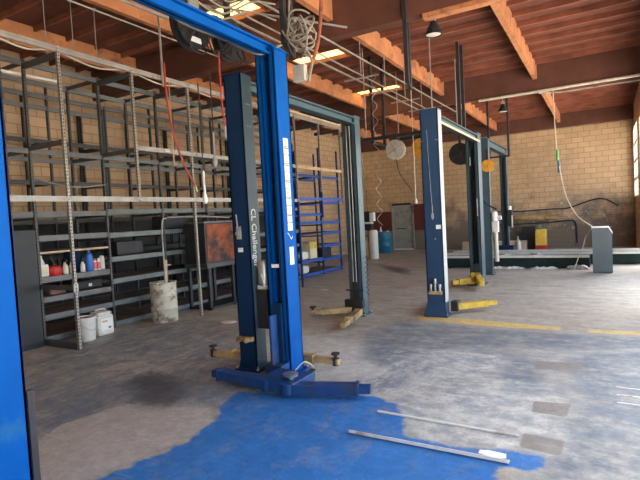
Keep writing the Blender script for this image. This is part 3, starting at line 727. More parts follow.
# (pixel columns in the photograph decide the order along the shelf)
bx = -7.70
t = empty('plastic_jug', 'clear-white plastic jug at the panel end of the bottle shelf', 'jug', (bx, 4.43, SZ))
b = MB(); b.box(-.075, .075, -.09, .09, 0, .2, .025); b.lathe([(.06, .2), (.05, .24), (.025, .29), (.022, .31)], 16); b.build('body', M['dirtywhite'], t)
b = MB(); b.lathe([(.027, .31), (.027, .34)], 14); b.build('cap', M['white'], t)
b = MB(); b.box(.075, .078, -.06, .06, .06, .15); b.build('label', M['cream'], t)
t = empty('gas_can', 'squat round red can with black spout beside the white jug', 'can', (bx, 4.64, SZ))
b = MB(); b.lathe([(.09, 0), (.115, .03), (.12, .09), (.10, .14), (.04, .165)], 20); b.build('body', M['red'], t)
b = MB(); b.tube(arc([(0, 0, .16), (0, -.02, .25), (.0, -.06, .32)]), .022, 8); b.lathe([(.045, .16), (.045, .19)], 12); b.build('spout', M['black'], t)
for i, (y, mm, lb) in enumerate(((4.83, 'cream', 'first of the two trigger spray bottles, next to the red can'), (4.95, 'dirtywhite', 'second trigger spray bottle along from the red can'))):
    t = empty('spray_bottle', lb, 'bottle', (bx, y, SZ), 0, 'trigger spray bottles')
    b = MB(); b.lathe([(.042, 0), (.046, .01), (.046, .12), (.03, .17), (.018, .2)], 16); b.build('body', M[mm], t)
    b = MB(); b.box(-.015, .06, -.014, .014, .2, .24, .006); b.bar((.03, 0, .2), (.05, 0, .155), .012, .008); b.build('trigger', M['dark'], t)
    b = MB(); b.lathe([(.0468, .03), (.0468, .10)], 16); b.build('label', M['lumber' if i else 'tape'], t)
bottle('spray_can', 'small white can just behind the slotted grey post', bx, 5.14, SZ, can(.04, .16), M['white'], [(.022, .14), (.022, .17)], M['white'], cat='spray can')
t = bottle('tall_bottle', 'tall bright blue bottle on the bottle shelf', bx, 5.27, SZ, [(.055, 0), (.06, .01), (.06, .25), (.05, .29), (.02, .31), (.02, .33)], M['bluebottle'], [(.026, .33), (.026, .37)], M['bluebottle'])
b = MB(); b.box(-.1, .1, -.12, .1, 0, .36, .03); t = b.build('jerry_can', M['navy_deep'], loc=(bx-.28, 5.16, SZ)); tag(t, 'dark blue container behind the tall blue bottle', 'container')
for i, y in enumerate((5.37, 5.445)):
    bottle('spray_can', ('pink-labelled spray can next to the tall blue bottle', 'pink-labelled spray can next to the plain white canister')[i], bx, y, SZ, can(.035, .19), M['white'], [(.02, .165), (.02, .205)], M['pink' if i == 0 else 'white'], (.0358, .02, .14, M['pink']), 'spray can', 'pink spray cans')
b = MB(); b.lathe([(.04, 0), (.044, .012), (.044, .2), (.036, .215), (.036, .235), (.01, .24)], 18); tag(b.build('canister', M['white'], loc=(bx-.02, 5.53, SZ)), 'plain white canister at the far end of the bottle shelf', 'canister')
# bag and boxes on the shelf below
t = empty('tool_case', 'black soft tool bag on the shelf under the bottles', 'bag', (-7.80, 5.18, .74))
b = MB(); b.box(-.14, .14, -.3, .3, 0, .16, .04); b.build('body', M['black'], t)
b = MB(); b.tube(arc([(.05, -.12, .15), (.05, -.1, .22), (.05, .1, .22), (.05, .12, .15)]), .012, 6); b.build('handle', M['black'], t)
b = MB(); b.box(.14, .145, .02, .08, .05, .1); b.build('badge', M['tape'], t)
b = MB(); b.box(-.12, .12, -.14, .14, 0, .12, .03); tag(b.build('rag_bundle', mat('brown_rag', (.16, .10, .09), .9, 0, .3, 12), loc=(-7.80, 4.68, .74)), 'crumpled brown rag bundle on the shelf under the red can', 'rags')

# pails on the floor in front of the shelves
t = empty('plastic_pail', 'round white plastic pail with wire bail beside the slotted grey post', 'pail', (-7.20, 4.79, 0))
b = MB(); b.lathe([(.125, 0), (.13, .01), (.15, .34), (.158, .34), (.158, .37), (.145, .375), (.14, .34), (.12, .05)], 28); b.build('body', M['dirtywhite'], t)
b = MB(); b.tube(arc([(.03, -.158, .33), (.15, -.09, .21), (.165, .02, .17), (.14, .1, .24), (.03, .158, .33)]), .004, 6); b.build('bail', M['steel'], t)
b = MB(); b.lathe([(.138, .345), (.1, .36), (.02, .365)], 20); b.build('contents', M['rust'], t)
t = empty('square_pail', 'squarish white plastic pail with a printed label, second from the post', 'pail', (-7.30, 5.13, 0))
b = MB(); b.box(-.14, .14, -.155, .155, 0, .34, .045); b.box(-.12, .12, -.13, .13, .33, .39, .03); b.build('body', M['dirtywhite'], t)
b = MB(); b.tube(arc([(.0, -.1, .38), (.0, -.07, .42), (.0, .07, .42), (.0, .1, .38)]), .012, 6); b.build('handle', M['dirtywhite'], t)
b = MB(); b.mi = 0; b.box(.14, .143, -.1, .11, .09, .28); b.mi = 1; b.box(.143, .1435, -.08, .02, .22, .25); b.mi = 2; b.box(.143, .1435, .03, .08, .11, .14); b.build('label', [M['paper'], M['yellow'], M['ink']], t)
# dirty drum with the bent pipe standing in it
t = empty('steel_drum', 'dirty white steel drum standing before the shelves', 'drum', (-7.08, 6.30, 0))
r = .235; prof = [(r*.97, 0), (r, .015), (r, .23), (r+.01, .245), (r, .26), (r, .46), (r+.01, .475), (r, .49), (r, .70), (r+.012, .71), (r+.012, .725), (r-.012, .725), (r-.016, .55), (.05, .5)]
b = MB(); b.lathe(prof, 32); b.build('body', M['rustdrum'], t)
b = MB(); b.lathe([(r-.02, .53), (r-.03, .60), (.1, .62), (.02, .60)], 20); b.build('contents', M['dark'], t)
b = MB(); b.box(.05, .13, -.26, -.18, .715, .735, .004); b.build('lid_tab', M['rustdrum'], t)
b = MB(); b.tube(arc([(-7.0, 6.28, .62), (-7.0, 6.29, 1.0), (-7.0, 6.30, 1.78), (-7.0, 6.42, 1.90), (-7.0, 6.56, 1.91), (-7.0, 7.4, 1.905), (-7.02, 8.2, 1.86)], 6), .015, 8)
tag(b.build('bent_pipe', M['galv']), 'bent grey steel tube rising from the drum and running along the shelves', 'tube')
b = MB(); b.bar((-7.1, 6.40, .62), (-7.04, 6.37, 1.12), .045, .02); b.bar((-7.0, 6.33, 1.03), (-7.0, 6.44, 1.03), .02, .02); tag(b.build('wooden_slat', M['lumber']), 'pale slat standing up in the dirty drum', 'slat')
# rusty cabinet on a bench
t = empty('steel_bench', 'low dark steel bench under the rusty cabinet', 'bench', (-7.15, 8.05, 0))
for x in (-.28, .25):
    for y in (-.72, .0, .72): b = MB(); b.box(x-.03, x+.03, y-.03, y+.03, 0, .86); b.build('leg', M['dark'], t)
b = MB(); b.box(-.33, .3, -.8, .8, .86, .95, .005); b.build('bench_top', M['rackdark'], t)
b = MB(); b.box(-.3, .28, -.75, .75, .02, .06); b.build('lower_rail', M['dark'], t)
t = empty('steel_cabinet', 'dark cabinet with large orange rust patches standing on the low bench', 'cabinet', (-7.15, 8.05, .95))
b = MB(); b.box(-.3, .26, -.78, .78, 0, .82, .008); b.build('body', M['dark'], t)
b = MB(); b.mi = 0; b.box(.26, .275, -.74, .74, .03, .79, .004); b.build('door', M['rust'], t)
b = MB(); b.box(-.32, .28, -.8, .8, .82, .85); b.build('cabinet_top', M['rackgrey'], t)

# things lying on top of the racks
b = MB(); b.bar((XA+.02, 9.0, 4.425), (XA+.02, 12.9, 4.425), .10, .05, bev=.004); tag(b.build('lumber_board', M['lumber']), 'long pale plank lying on top of the tall rack', 'plank')
b = MB(); b.tube([(XB_-.05, 4.0, 4.17), (XB_-.05, 4.93, 4.19)], .022, 10); tag(b.build('hanging_tube', M['white']), 'white tube fixed across the racks just under the top beams', 'tube')
b = MB(); b.tube(arc([(XA-.08, 3.3, 4.38), (XA-.09, 3.9, 4.28), (XA-.08, 4.33, 4.35), (XA-.09, 5.0, 4.27), (XA-.08, 5.59, 4.35), (XA-.09, 6.3, 4.28), (XA-.08, 6.85, 4.35), (XA-.09, 7.6, 4.29)]), .012, 6); tag(b.build('pale_cable', M['palecable']), 'pale cable looping along behind the top rack beam', 'cable')
b = MB(); b.tube(arc([(XB_+.06, 4.35, 2.58), (XB_+.08, 4.7, 2.50), (XB_+.08, 5.1, 2.47), (XB_+.06, 5.56, 2.53)]), .012, 6); tag(b.build('sagging_rod', M['galv']), 'thin bowed rod spanning the rack posts above the bottle shelves', 'rod')
b = MB(); b.tube([(-6.35, 3.0, 4.95), (-6.35, 7.4, 4.95)], .012, 6); b.build
tag(b.build('ceiling_conduit', M['galv']), 'thin conduit under the purlin over the racks', 'conduit')
# hanging rods above the racks
HR = 'thin drop rods hanging over the racks'
for i, (x, y) in enumerate(((-7.3, 4.55), (-7.3, 5.0), (-7.3, 5.42), (-7.2, 8.4))):
    b = MB(); b.tube([(0, 0, .98), (0, 0, 0)], .008, 6); b.lathe([(.03, .95), (.03, .99)], 8); tag(b.build('hanging_rod', M['galv'], loc=(x, y, 4.46)), 'thin steel drop rod hanging from the dark roof above the racks', 'rod', HR)
# boxes and sacks in the blue bays
t = empty('parts_box', 'box with a bright yellow top label on the blue shelving', 'box', (-7.85, 12.75, .53))
b = MB(); b.box(-.18, .18, -.2, .2, 0, .5, .01); b.build('body', M['cream'], t)
b = MB(); b.box(.18, .184, -.18, .18, .3, .5); b.build('label', M['yellow'], t)
for i, (y, z, ww) in enumerate(((12.22, .53, .22), (12.2, .12, .24), (11.2, 1.05, .3), (11.2, .46, .3))):
    b = MB(); b.box(-.2, .2, -ww, ww, 0, .24, .07)
    tag(b.build('white_sack', M['dirtywhite'], loc=(-7.85, y, z)), ('white sack beside the yellow-topped box', 'white sack on the bottom blue shelf', 'white sack on the shelf level just past the bright blue post', 'white sack low down just past the bright blue post')[i], 'sack', 'white sacks on the racks')
bd = ['dark carton on the rusty shelving behind the drum', 'dark carton on the end shelf behind the sheet panel', 'dark carton on the shelf between the drum and the cabinet', 'black crate at the foot of the blue end bay']
for i, (x, y, z, sx, sy, sz) in enumerate(((-8.1, 6.3, 1.25, .2, .3, .25), (-8.0, 3.6, 1.5, .25, .3, .3), (-8.1, 7.5, 1.68, .2, .3, .28), (-8.0, 13.7, .48, .25, .3, .3))):
    b = MB(); b.box(-sx, sx, -sy, sy, 0, sz, .01); tag(b.build('carton', M['dark'], loc=(x, y, z)), bd[i], 'box')

# ------------------------------------------------------------------ far corner: oil pumps, blue drum
t = empty('oil_dispenser', 'pair of tall oil tanks topped by a black and white pump', 'oil pump', (-8.17, 17.9, 0))
b = MB(); b.lathe([(.17, 0), (.18, .02), (.18, 1.08), (.14, 1.14), (.05, 1.16)], 22, (-.17, 0, 0)); b.build('tank', M['tan'], t)
b = MB(); b.lathe([(.17, 0), (.18, .02), (.18, 1.08), (.14, 1.14), (.05, 1.16)], 22, (.21, 0, 0)); b.build('tank', M['white'], t)
b = MB(); b.box(-.2, .2, -.12, .12, 1.16, 1.42, .02); b.build('pump_body', M['black'], t)
b = MB(); b.box(-.3, -.12, -.16, .1, 1.45, 1.78, .02); b.box(.14, .3, -.16, .1, 1.5, 1.85, .02); b.box(-.2, .2, -.14, .08, 1.40, 1.48); b.build('gauge_panel', M['white'], t)
b = MB(); b.box(-.12, .14, -.12, .1, 1.48, 1.9, .02); b.tube([(.0, 0, 1.9), (.0, 0, 2.75)], .012, 6); b.build('pump_head', M['dark'], t)
t = empty('blue_drum', 'blue steel drum standing in front of the maroon wall paint by the grey door', 'drum', (-8.68, 20.7, 0))
b = MB(); r = .36; b.lathe([(r*.97, 0), (r, .02), (r, .3), (r+.015, .32), (r, .34), (r, .6), (r+.015, .62), (r, .64), (r, .94), (r+.015, .95), (r+.015, .97), (r-.02, .97), (r-.03, .94), (.02, .94)], 28); b.build('body', M['drumblue'], t)
b = MB(); b.lathe([(.05, .94), (.05, 1.05), (.02, 1.08), (.02, 1.2)], 12, (-.1, -.1, 0)); b.lathe([(.06, .94), (.06, 1.0)], 12, (.15, .1, 0)); b.build('bung_pump', M['white'], t)
b = MB(); b.box(-8.84, -7.9, 22.26, 22.3, 2.14, 2.24); tag(b.build('door_canopy', M['dark']), 'dark strip fixed above the grey door', 'strip')

M['rungreen'] = mat('dark_green_paint', (.025, .038, .034), .85, 0, .2, 4, spec=.08)
# ------------------------------------------------------------------ alignment runways and console
def runway(label, y0, y1, x1):
    t = empty('lift_runway', label, 'runway', (-2.3, (y0+y1)/2, 0))
    b = MB(); b.box(-4.4, x1, y0, y1, .03, .34, .006); b.build('deck', M['rungreen'], t)
    b = MB(); b.box(-4.4, x1, y0-.03, y0, .30, .37); b.build('edge_rail', M['dirtywhite'], t)
    b = MB(); b.box(-4.4, x1, y1-.03, y1+.02, .34, .41); b.build('edge_rail', M['dirtywhite'], t)
    for x in (-4.2, -3.2, -2.2, -1.2, -.5): b = MB(); b.box(x-.09, x+.09, y0+.04, y1-.04, 0, .04); b.build('foot', M['dark'], t)
    rel(t); return t
runway('long low dark runway with a pale edge, nearer of the parallel two', 14.92, 15.42, -.36)
runway('long low dark runway with a pale edge, further of the parallel two', 15.95, 16.4, .9)
t = empty('turning_plate', 'small pale turntable lying on the nearer runway beyond the slim post', 'turntable', (-2.6, 15.15, .34))
b = MB(); b.lathe([(.2, 0), (.2, .03), (.12, .035), (.12, .07), (.02, .08)], 20); b.build('plate', M['galv'], t)
t = empty('turning_plate', 'small pale turntable lying halfway along the nearer runway', 'turntable', (-1.72, 15.15, .34))
b = MB(); b.lathe([(.2, 0), (.2, .03), (.12, .035), (.12, .07), (.02, .08)], 20); b.build('plate', M['galv'], t)
t = empty('control_console', 'grey upright control console standing at the runway end', 'console', (-.06, 14.12, 0))
b = MB(); b.prism([(-.21, .02), (.22, .02), (.22, .97), (.14, 1.13), (-.21, 1.13)], -.15, .22); b.build('body', M['console'], t)
b = MB(); b.prism([(-.225, 1.13), (.145, 1.13), (.235, .97), (.235, 1.0), (.15, 1.155), (-.225, 1.155)], -.165, .23); b.build('top_trim', M['white'], t)
b = MB(); b.box(-.2, .21, -.13, .2, 0, .02); b.build('plinth', M['dark'], t)
b = MB(); b.tube(arc([(-1.12, 14.95, 5.02), (-1.10, 14.9, 4.0), (-1.06, 14.8, 3.2), (-1.0, 14.7, 2.75), (-.86, 14.5, 2.0), (-.6, 14.3, 1.45), (-.27, 14.12, 1.17)], 8), .013, 8); cd = tag(b.build('power_cord', M['palecable']), 'pale power cord dropping from the roof to the grey console', 'cord')
b = MB(); b.lathe([(.025, 2.95), (.035, 3.0), (.035, 3.2), (.02, 3.25)], 12, (-1.055, 14.79, 0)); b.build('plug', M['green'], cd)
b = MB(); b.lathe([(.025, 2.62), (.035, 2.66), (.035, 2.86), (.025, 2.95)], 12, (-1.02, 14.73, 0)); b.build('socket', M['drumblue'], cd)
b = MB(); b.tube(arc([(-.28, 14.2, 1.1), (-.42, 14.3, .9), (-.5, 14.35, .6), (-.62, 14.4, .3), (-.7, 14.3, .04)], 8), .012, 6); tag(b.build('console_cable', M['palecable']), 'thin cable trailing from the console side to the floor', 'cable')
t = empty('trash_bin', 'yellow bin standing against the stained back wall', 'bin', (-2.15, 20.9, 0))
b = MB(); b.box(-.2, .2, -.2, .2, .2, .84, .04); b.build('body', M['yellow'], t)
b = MB(); b.box(-.21, .21, -.21, .21, .0, .2, .02); b.build('base', M['red'], t)
b = MB(); b.lathe([(.06, .84), (.06, .88), (.03, .9)], 12); b.build('lid', M['green'], t)
b = MB(); b.box(-.25, .25, -.25, .25, 0, .95, .04); tag(b.build('dark_container', M['dark'], loc=(-2.66, 21.5, 0)), 'dark container beside the yellow bin at the back wall', 'container')
b = MB(); b.box(-5.2, -2.7, 20.8, 21.2, 0, .40, .02); tag(b.build('timber_baulk', M['lumber']), 'long pale timber lying behind the runways before the back wall', 'timber')
t = empty('gas_bottle', 'small pale gas bottle behind the runways near the yellow bin', 'bottle', (-2.65, 18.4, 0))
b = MB(); b.lathe([(.1, 0), (.11, .02), (.11, .5), (.06, .6), (.03, .62), (.03, .72)], 16); b.build('body', M['galv'], t)
# pipes along the back wall
b = MB(); b.tube([(-3.9, 22.14, 1.30), (-1.6, 22.14, 1.25)], .11, 14); tag(b.build('wall_pipe', M['tan']), 'fat tan pipe fixed along the back wall behind the slim posts', 'pipe')
b = MB(); b.tube(arc([(-5.2, 22.2, 1.62), (-4.2, 22.2, 1.60), (-3.0, 22.2, 1.57), (-1.9, 22.2, 1.60), (-1.2, 22.2, 1.62), (-.5, 22.2, 1.85), (0, 22.2, 1.9), (.5, 22.2, 1.6)], 8), .025, 8); tag(b.build('hanging_black_hose', M['black']), 'black hose sagging along the back wall above the tan pipe', 'hose')
b = MB(); b.tube(arc([(-4.9, 22.2, 1.06), (-3.4, 22.2, 1.03), (-1.9, 22.2, 1.06), (-1.3, 22.2, 1.1), (-1.0, 22.2, 1.0), (-.95, 22.2, .2)], 8), .025, 8); tag(b.build('hanging_black_hose', M['dark']), 'lower black hose along the back wall, hooking down to the floor', 'hose')

# ------------------------------------------------------------------ on the floor
b = MB(); b.bar((-1.82, 3.44, .012), (-.60, 3.44, .012), .045, .005); b.bar((-1.82, 3.419, .022), (-.60, 3.419, .022), .005, .022); tag(b.build('angle_iron', M['dirtywhite']), 'long pale angle strip lying on the bright blue floor paint', 'metal strip')
b = MB(); b.bar((-1.78, 3.91, .008), (-.60, 3.885, .008), .022, .012); tag(b.build('metal_rod', M['dirtywhite']), 'thin pale rod lying on the bare concrete beyond the angle strip', 'rod')
b = MB(); b.prism([(-.82, 3.50), (-.70, 3.47), (-.63, 3.50), (-.64, 3.56), (-.76, 3.57), (-.82, 3.55)], .001, .006, 'z'); tag(b.build('scrap_and_sun_spot', M['paper']), 'flat white scrap by the tip of the angle strip', 'scrap')
b = MB(); b.lathe([(.12, .001), (.115, .005)], 20); o = b.build('scrap_and_sun_spot', M['paper'], loc=(-5.77, 6.56, 0)); o.scale = (1.25, 1, 1); tag(o, 'round white disc for a sun spot on the floor before the racks', 'scrap')  # spot of sunlight on the floor, painted as a flat white disc
for i, p in enumerate(((-6.9, 10.0), (-5.9, 10.2))):
    b = MB(); b.prism([(-.11, -.05), (.1, -.06), (.13, .04), (-.07, .07)], .001, .005, 'z'); tag(b.build('paper_scrap', M['paper'], loc=(p[0], p[1], 0)), ('small paper scrap on the floor next to the bright blue post', 'flattened paper scrap before the dark far lift post')[i], 'scrap')
t = empty('paint_can', 'small open can behind the flat blue lift arm', 'can', (-2.78, 4.42, 0))
b = MB(); b.lathe([(.05, 0), (.052, .11), (.056, .115), (.048, .115), (.046, .02)], 18); b.build('body', M['console'], t)

# ------------------------------------------------------------------ overhead: conduits, frames, reels, lamps
CG = 'parallel conduits under the roof'
for i, (x, z, r) in enumerate(((-3.98, 4.42, .013), (-4.08, 4.36, .012), (-3.60, 4.42, .015), (-4.2, 4.42, .010))):
    b = MB(); b.tube([(x, 3.2, z), (x+(.08 if i != 2 else .2), 13.9, z)], r, 8)
    tag(b.build('ceiling_conduit', M['cable']), ('pale conduit running high over the lifts towards the back', )[0], 'conduit', CG)
b = MB(); b.tube([(-4.76, 3.2, 4.38), (-4.7, 6.0, 4.38)], .02, 8); tag(b.build('ceiling_conduit', M['galv']), 'single grey conduit passing in front of the big black reels', 'conduit')
for i, y in enumerate((6.2, 8.6, 9.8, 11.0, 12.2)):
    b = MB(); b.tube([(0, 0, 0), (0, 0, .98)], .01, 6); b.box(-.35, .35, -.012, .012, -.06, -.035); tag(b.build('conduit_hanger', M['galv'], loc=(-3.92, y, 4.40)), 'thin trapeze hanger holding the pale conduits', 'hanger', 'conduit hangers')
def strutframe(label, a, c, z0, z1):
    t = empty('strut_frame', label, 'hanging frame', (a[0], a[1], z0))
    for p in (a, c):
        q = MB(); q.box(p[0]-.03, p[0]+.03, p[1]-.03, p[1]+.03, z0, z1); q.build('strut', M['dark'], t)
    q = MB(); q.bar((a[0], a[1], z0+.025), (c[0], c[1], z0+.025), .05, .05); q.build('cross_bar', M['dark'], t)
    off = -t.location
    for ch in t.children: ch.location = off
strutframe('dark hanging strut frame between the plain dark post and the first pendant lamp', (-2.58, 7.38), (-2.69, 7.80), 3.76, 5.4)
strutframe('dark hanging strut frame behind the top of the navy post', (-2.66, 10.9), (-2.66, 11.25), 3.5, 5.4)
strutframe('dark hanging strut frame in front of the back wall beside the yellow reel', (-3.0, 15.7), (-2.43, 15.7), 3.28, 5.4)
strutframe('dark strut frame hanging above the top of the bright blue post', (-3.26, 5.0), (-3.5, 5.55), 3.85, 5.4)
strutframe('dark strut frame hanging over the coiled air hose', (-4.6, 10.6), (-4.6, 11.3), 3.4, 5.4)
def reel(label, c, r, m, rimm, axis='y', w=.12, top=5.4, cat='hose reel'):
    t = empty('hanging_hose_reel', label, cat, c)
    b = MB(); b.lathe([(r*.3, -w/2), (r, -w/2), (r, -w/2+.02), (r*.72, -w/2+.02), (r*.72, w/2-.02), (r, w/2-.02), (r, w/2), (r*.3, w/2)], 28, (0,0,0), axis); b.build('spool', m, t)
    b = MB(); b.lathe([(r*.73, -w/2+.022), (r*.86, -w/2+.03), (r*.86, w/2-.03), (r*.73, w/2-.022)], 24, (0,0,0), axis); b.build('hose', M['black'], t)
    b = MB(); b.lathe([(r*.22, -w/2-.03), (r*.22, w/2+.03)], 14, (0,0,0), axis)
    for k in range(4):
        a = math.pi/2*k+.5; dv = Vector((math.cos(a), 0, math.sin(a))) if axis == 'y' else Vector((0, math.cos(a), math.sin(a)))
        o = Vector((0, -w/2-.004, 0)) if axis == 'y' else Vector((w/2+.004, 0, 0)); b.bar(o, o+dv*r*.9, .03, .008, up=(0,1,0) if axis == 'y' else (1,0,0))
    b.build('hub', rimm, t)
    b = MB(); b.box(-.03, .03, -.03, .03, r*.2, top-c[2]); b.build('bracket', M['dark'], t)
    return t
reel('pale grey hose reel hanging before the back wall over the grey door', (-3.83, 10.0, 3.12), .21, M['greyreel'], M['galv'], 'y', .10, 3.375)
reel('large orange hose reel half behind the navy post', (-3.93, 12.0, 3.37), .23, M['orange'], M['yellow'], 'y', .10, 3.595)
reel('black hose reel hanging behind the navy lift beam', (-3.08, 12.5, 3.16), .27, M['black'], M['dark'], 'y', .14, 5.4)
reel('small yellow hose reel by the slim slate post', (-2.58, 13.25, 2.86), .155, M['orange'], M['yellow'], 'y', .10, 3.3)
r1 = reel('big black hose reel with white tag hanging beside the bright blue beam', (-3.95, 4.16, 3.97), .26, M['black'], M['dark'], 'x', .12)
b = MB(); b.box(.07, .074, -.08, .08, -.2, -.14); b.build('tag', M['paper'], r1)
b = MB(); b.hexa([(.07,-.12,.0),(.09,-.12,.0),(.09,.04,.0),(.07,.04,.0),(.07,-.10,.24),(.09,-.10,.24),(.09,.06,.26),(.07,.06,.26)]); b.build('guide_plate', M['galv'], r1)
reel('second big black hose reel, further along the bright blue beam', (-3.88, 4.72, 3.95), .25, M['black'], M['dark'], 'x', .12)
b = MB(); b.box(-4.6, -2.9, 9.96, 10.04, 3.38, 3.45); rr_ = b.build('reel_rail', M['dark']); tag(rr_, 'dark cross rail carrying the pale grey reel', 'rail')
for x in (-4.5, -3.0): b = MB(); b.tube([(x, 10.0, 3.44), (x, 10.0, 5.4)], .012, 6); b.build('hanger', M['galv'], rr_)
b = MB(); b.box(-4.6, -2.9, 11.96, 12.04, 3.60, 3.66); rr_ = b.build('reel_rail', M['dark']); tag(rr_, 'dark cross rail carrying the orange reel', 'rail')
for x in (-4.5, -3.0): b = MB(); b.tube([(x, 12.0, 3.65), (x, 12.0, 5.4)], .012, 6); b.build('hanger', M['galv'], rr_)
# coiled air hose
pts = []
for i in range(0, 241):
    z = 4.9-3.4*i/240; a = 2*math.pi*i/24*1.0; rr2 = .055
    pts.append((-4.42+rr2*math.cos(a), 10.35+rr2*math.sin(a), z))
b = MB(); b.tube(pts, .007, 5); tag(b.build('hanging_coiled_hose', M['galv']), 'springy coiled air hose hanging beside the dark far post', 'air hose')
b = MB(); b.tube(arc([(-3.83, 10.0, 2.94), (-3.75, 9.98, 2.6), (-3.55, 9.98, 2.3), (-3.5, 9.98, 2.2)], 8), .010, 6); tag(b.build('hanging_hose', M['black']), 'short dark hose dangling from the pale grey reel', 'hose')
b = MB(); b.tube([(-3.5, 10.2, 4.9), (-3.5, 10.2, 2.02)], .008, 6); b.lathe([(.03, 1.95), (.035, 1.98), (.02, 2.05)], 8, (-3.5, 10.2, 0)); tag(b.build('hanging_chain', M['palecable']), 'thin pull chain with a ring hanging before the grey door', 'chain')
b = MB(); b.tube(arc([(-2.95, 12.5, 2.92), (-2.8, 12.6, 2.3), (-2.55, 12.7, 1.9), (-2.3, 12.75, 1.72)], 8), .022, 7); tag(b.build('hanging_hose', M['black']), 'black hose curving down from the black reel behind the navy lift', 'hose')
# hoses by the bright blue lift
b = MB(); b.tube(arc([(-4.97, 4.69, 3.9), (-4.97, 4.70, 3.5), (-4.97, 4.77, 3.0), (-4.97, 4.95, 2.55), (-4.97, 5.12, 2.3)], 8), .014, 8); hs = tag(b.build('hanging_air_hose', M['redhose']), 'red air hose swinging down before the racks', 'air hose')
b = MB(); b.tube([(-4.97, 5.12, 2.3), (-4.98, 5.16, 2.2)], .016, 8); b.build('coupling', M['brass'], hs)
b = MB(); b.tube(arc([(-3.74, 4.36, 3.7), (-3.74, 4.36, 3.2), (-3.72, 4.37, 2.85)], 8), .010, 8); hs = tag(b.build('hanging_air_hose', M['redhose']), 'thin red hose hanging straight down the dark navy post', 'air hose')
b = MB(); b.tube([(-3.72, 4.37, 2.85), (-3.72, 4.37, 2.72)], .012, 8); b.build('coupling', M['galv'], hs)
for i, (x, y, z0, z1, lb) in enumerate(((-5.02, 4.70, 3.6, 5.3, 'pale slotted strap from which the red hose drops'), (-5.06, 4.84, 2.55, 3.7, 'brown cord hanging alongside the red hose'), (-3.93, 4.4, 2.3, 3.5, 'thin black pull cord with a grey grip beside the navy post'), (-4.33, 4.62, 1.9, 3.5, 'black drop cord with a white switch grip before the racks'))):
    m_ = (M['galv'], M['brass'], M['black'], M['black'])[i]; rr3 = (.016, .009, .007, .008)[i]
    b = MB(); b.tube([(0,0,z0), (.0,0,z1)], rr3, 6); o = tag(b.build(('hanging_strap', 'hanging_line', 'hanging_cable', 'hanging_cable')[i], m_, loc=(x, y, 0)), lb, 'hanging cord' if i > 1 else 'hanger')
    if i >= 2:
        b = MB(); b.lathe([(.012, z0+.10), (.03, z0+.12), (.03, z0+.2), (.014, z0+.24), (.014, z0+.5), (.008, z0+.52)], 10); b.build('grip', M['galv' if i == 2 else 'white'], o)
# cable bundle and box above the bright blue post
b = MB()
random.seed(3)
for k in range(9):
    a0 = random.uniform(0, 6); cx_, cy_, cz_ = -3.02+random.uniform(-.05, .05), 4.95+random.uniform(-.06, .06), 3.86+random.uniform(-.12, .10)
    rx, rz, th = random.uniform(.05, .15), random.uniform(.10, .26), random.uniform(-.6, .6); P_ = []
    for i in range(random.randint(13, 25)):
        a = a0+2*math.pi*i/18; u, v = rx*math.sin(a)*(1+.02*i), rz*math.cos(a)
        P_.append((cx_+u*math.cos(th)-v*math.sin(th)*.5, cy_+.10*math.sin(a*1.3+k), cz_+v*math.cos(th)+.004*i))
    b.tube(P_, random.choice((.008, .011, .014)), 6)
b.tube(arc([(-3.0, 4.9, 3.8), (-2.9, 5.0, 3.6), (-2.95, 5.0, 3.35)]), .016, 6)
b.tube(arc([(-3.1, 4.95, 3.9), (-3.3, 5.2, 4.3), (-3.3, 5.3, 4.8), (-3.3, 5.35, 5.4)]), .014, 6)
tag(b.build('cable_coil', M['cable']), 'tangled coil of grey cables at the top of the bright blue post', 'cable coil')
b = MB(); b.box(-.08, .08, -.04, .04, 0, .19, .006); jb = tag(b.build('junction_box', M['greyreel'], loc=(-3.05, 4.98, 3.36)), 'small pale junction box hanging from the cable coil', 'junction box')
b = MB(); b.tube(arc([(-3.75, 3.1, 4.1), (-3.6, 3.6, 3.78), (-3.45, 4.1, 3.70), (-3.2, 4.38, 3.56), (-3.05, 4.6, 3.68)], 8), .012, 6); tag(b.build('slack_cable', M['cable']), 'slack grey cable drooping under the bright blue overhead beam', 'cable')
b = MB(); b.tube(arc([(-2.88, 5.2, 5.4), (-2.85, 5.25, 4.6), (-2.9, 5.2, 3.9), (-2.98, 5.05, 3.45)], 8), .024, 8); tag(b.build('flexible_conduit', M['rust']), 'brown flexible conduit dropping beside the bright blue post', 'conduit')
# hose tangle above the reels
b = MB()
for k in range(6):
    z_ = 4.25+.1*k; b.tube(arc([(-3.9+.1*k, 3.6, z_), (-3.7, 4.2+.1*k, z_-.25), (-3.6+.05*k, 4.8, z_), (-3.5, 5.2, z_+.1*(k % 3))], 8), .012, 6)
tag(b.build('cable_tangle', M['cable']), 'tangle of grey cables strung above the bright blue beam', 'cables')
b = MB(); b.tube([(-4.95, 5.4, 4.9), (-3.0, 6.2, 4.35)], .015, 6); tag(b.build('stay_rod', M['galv']), 'thin stay rod slanting under the purlins', 'rod')
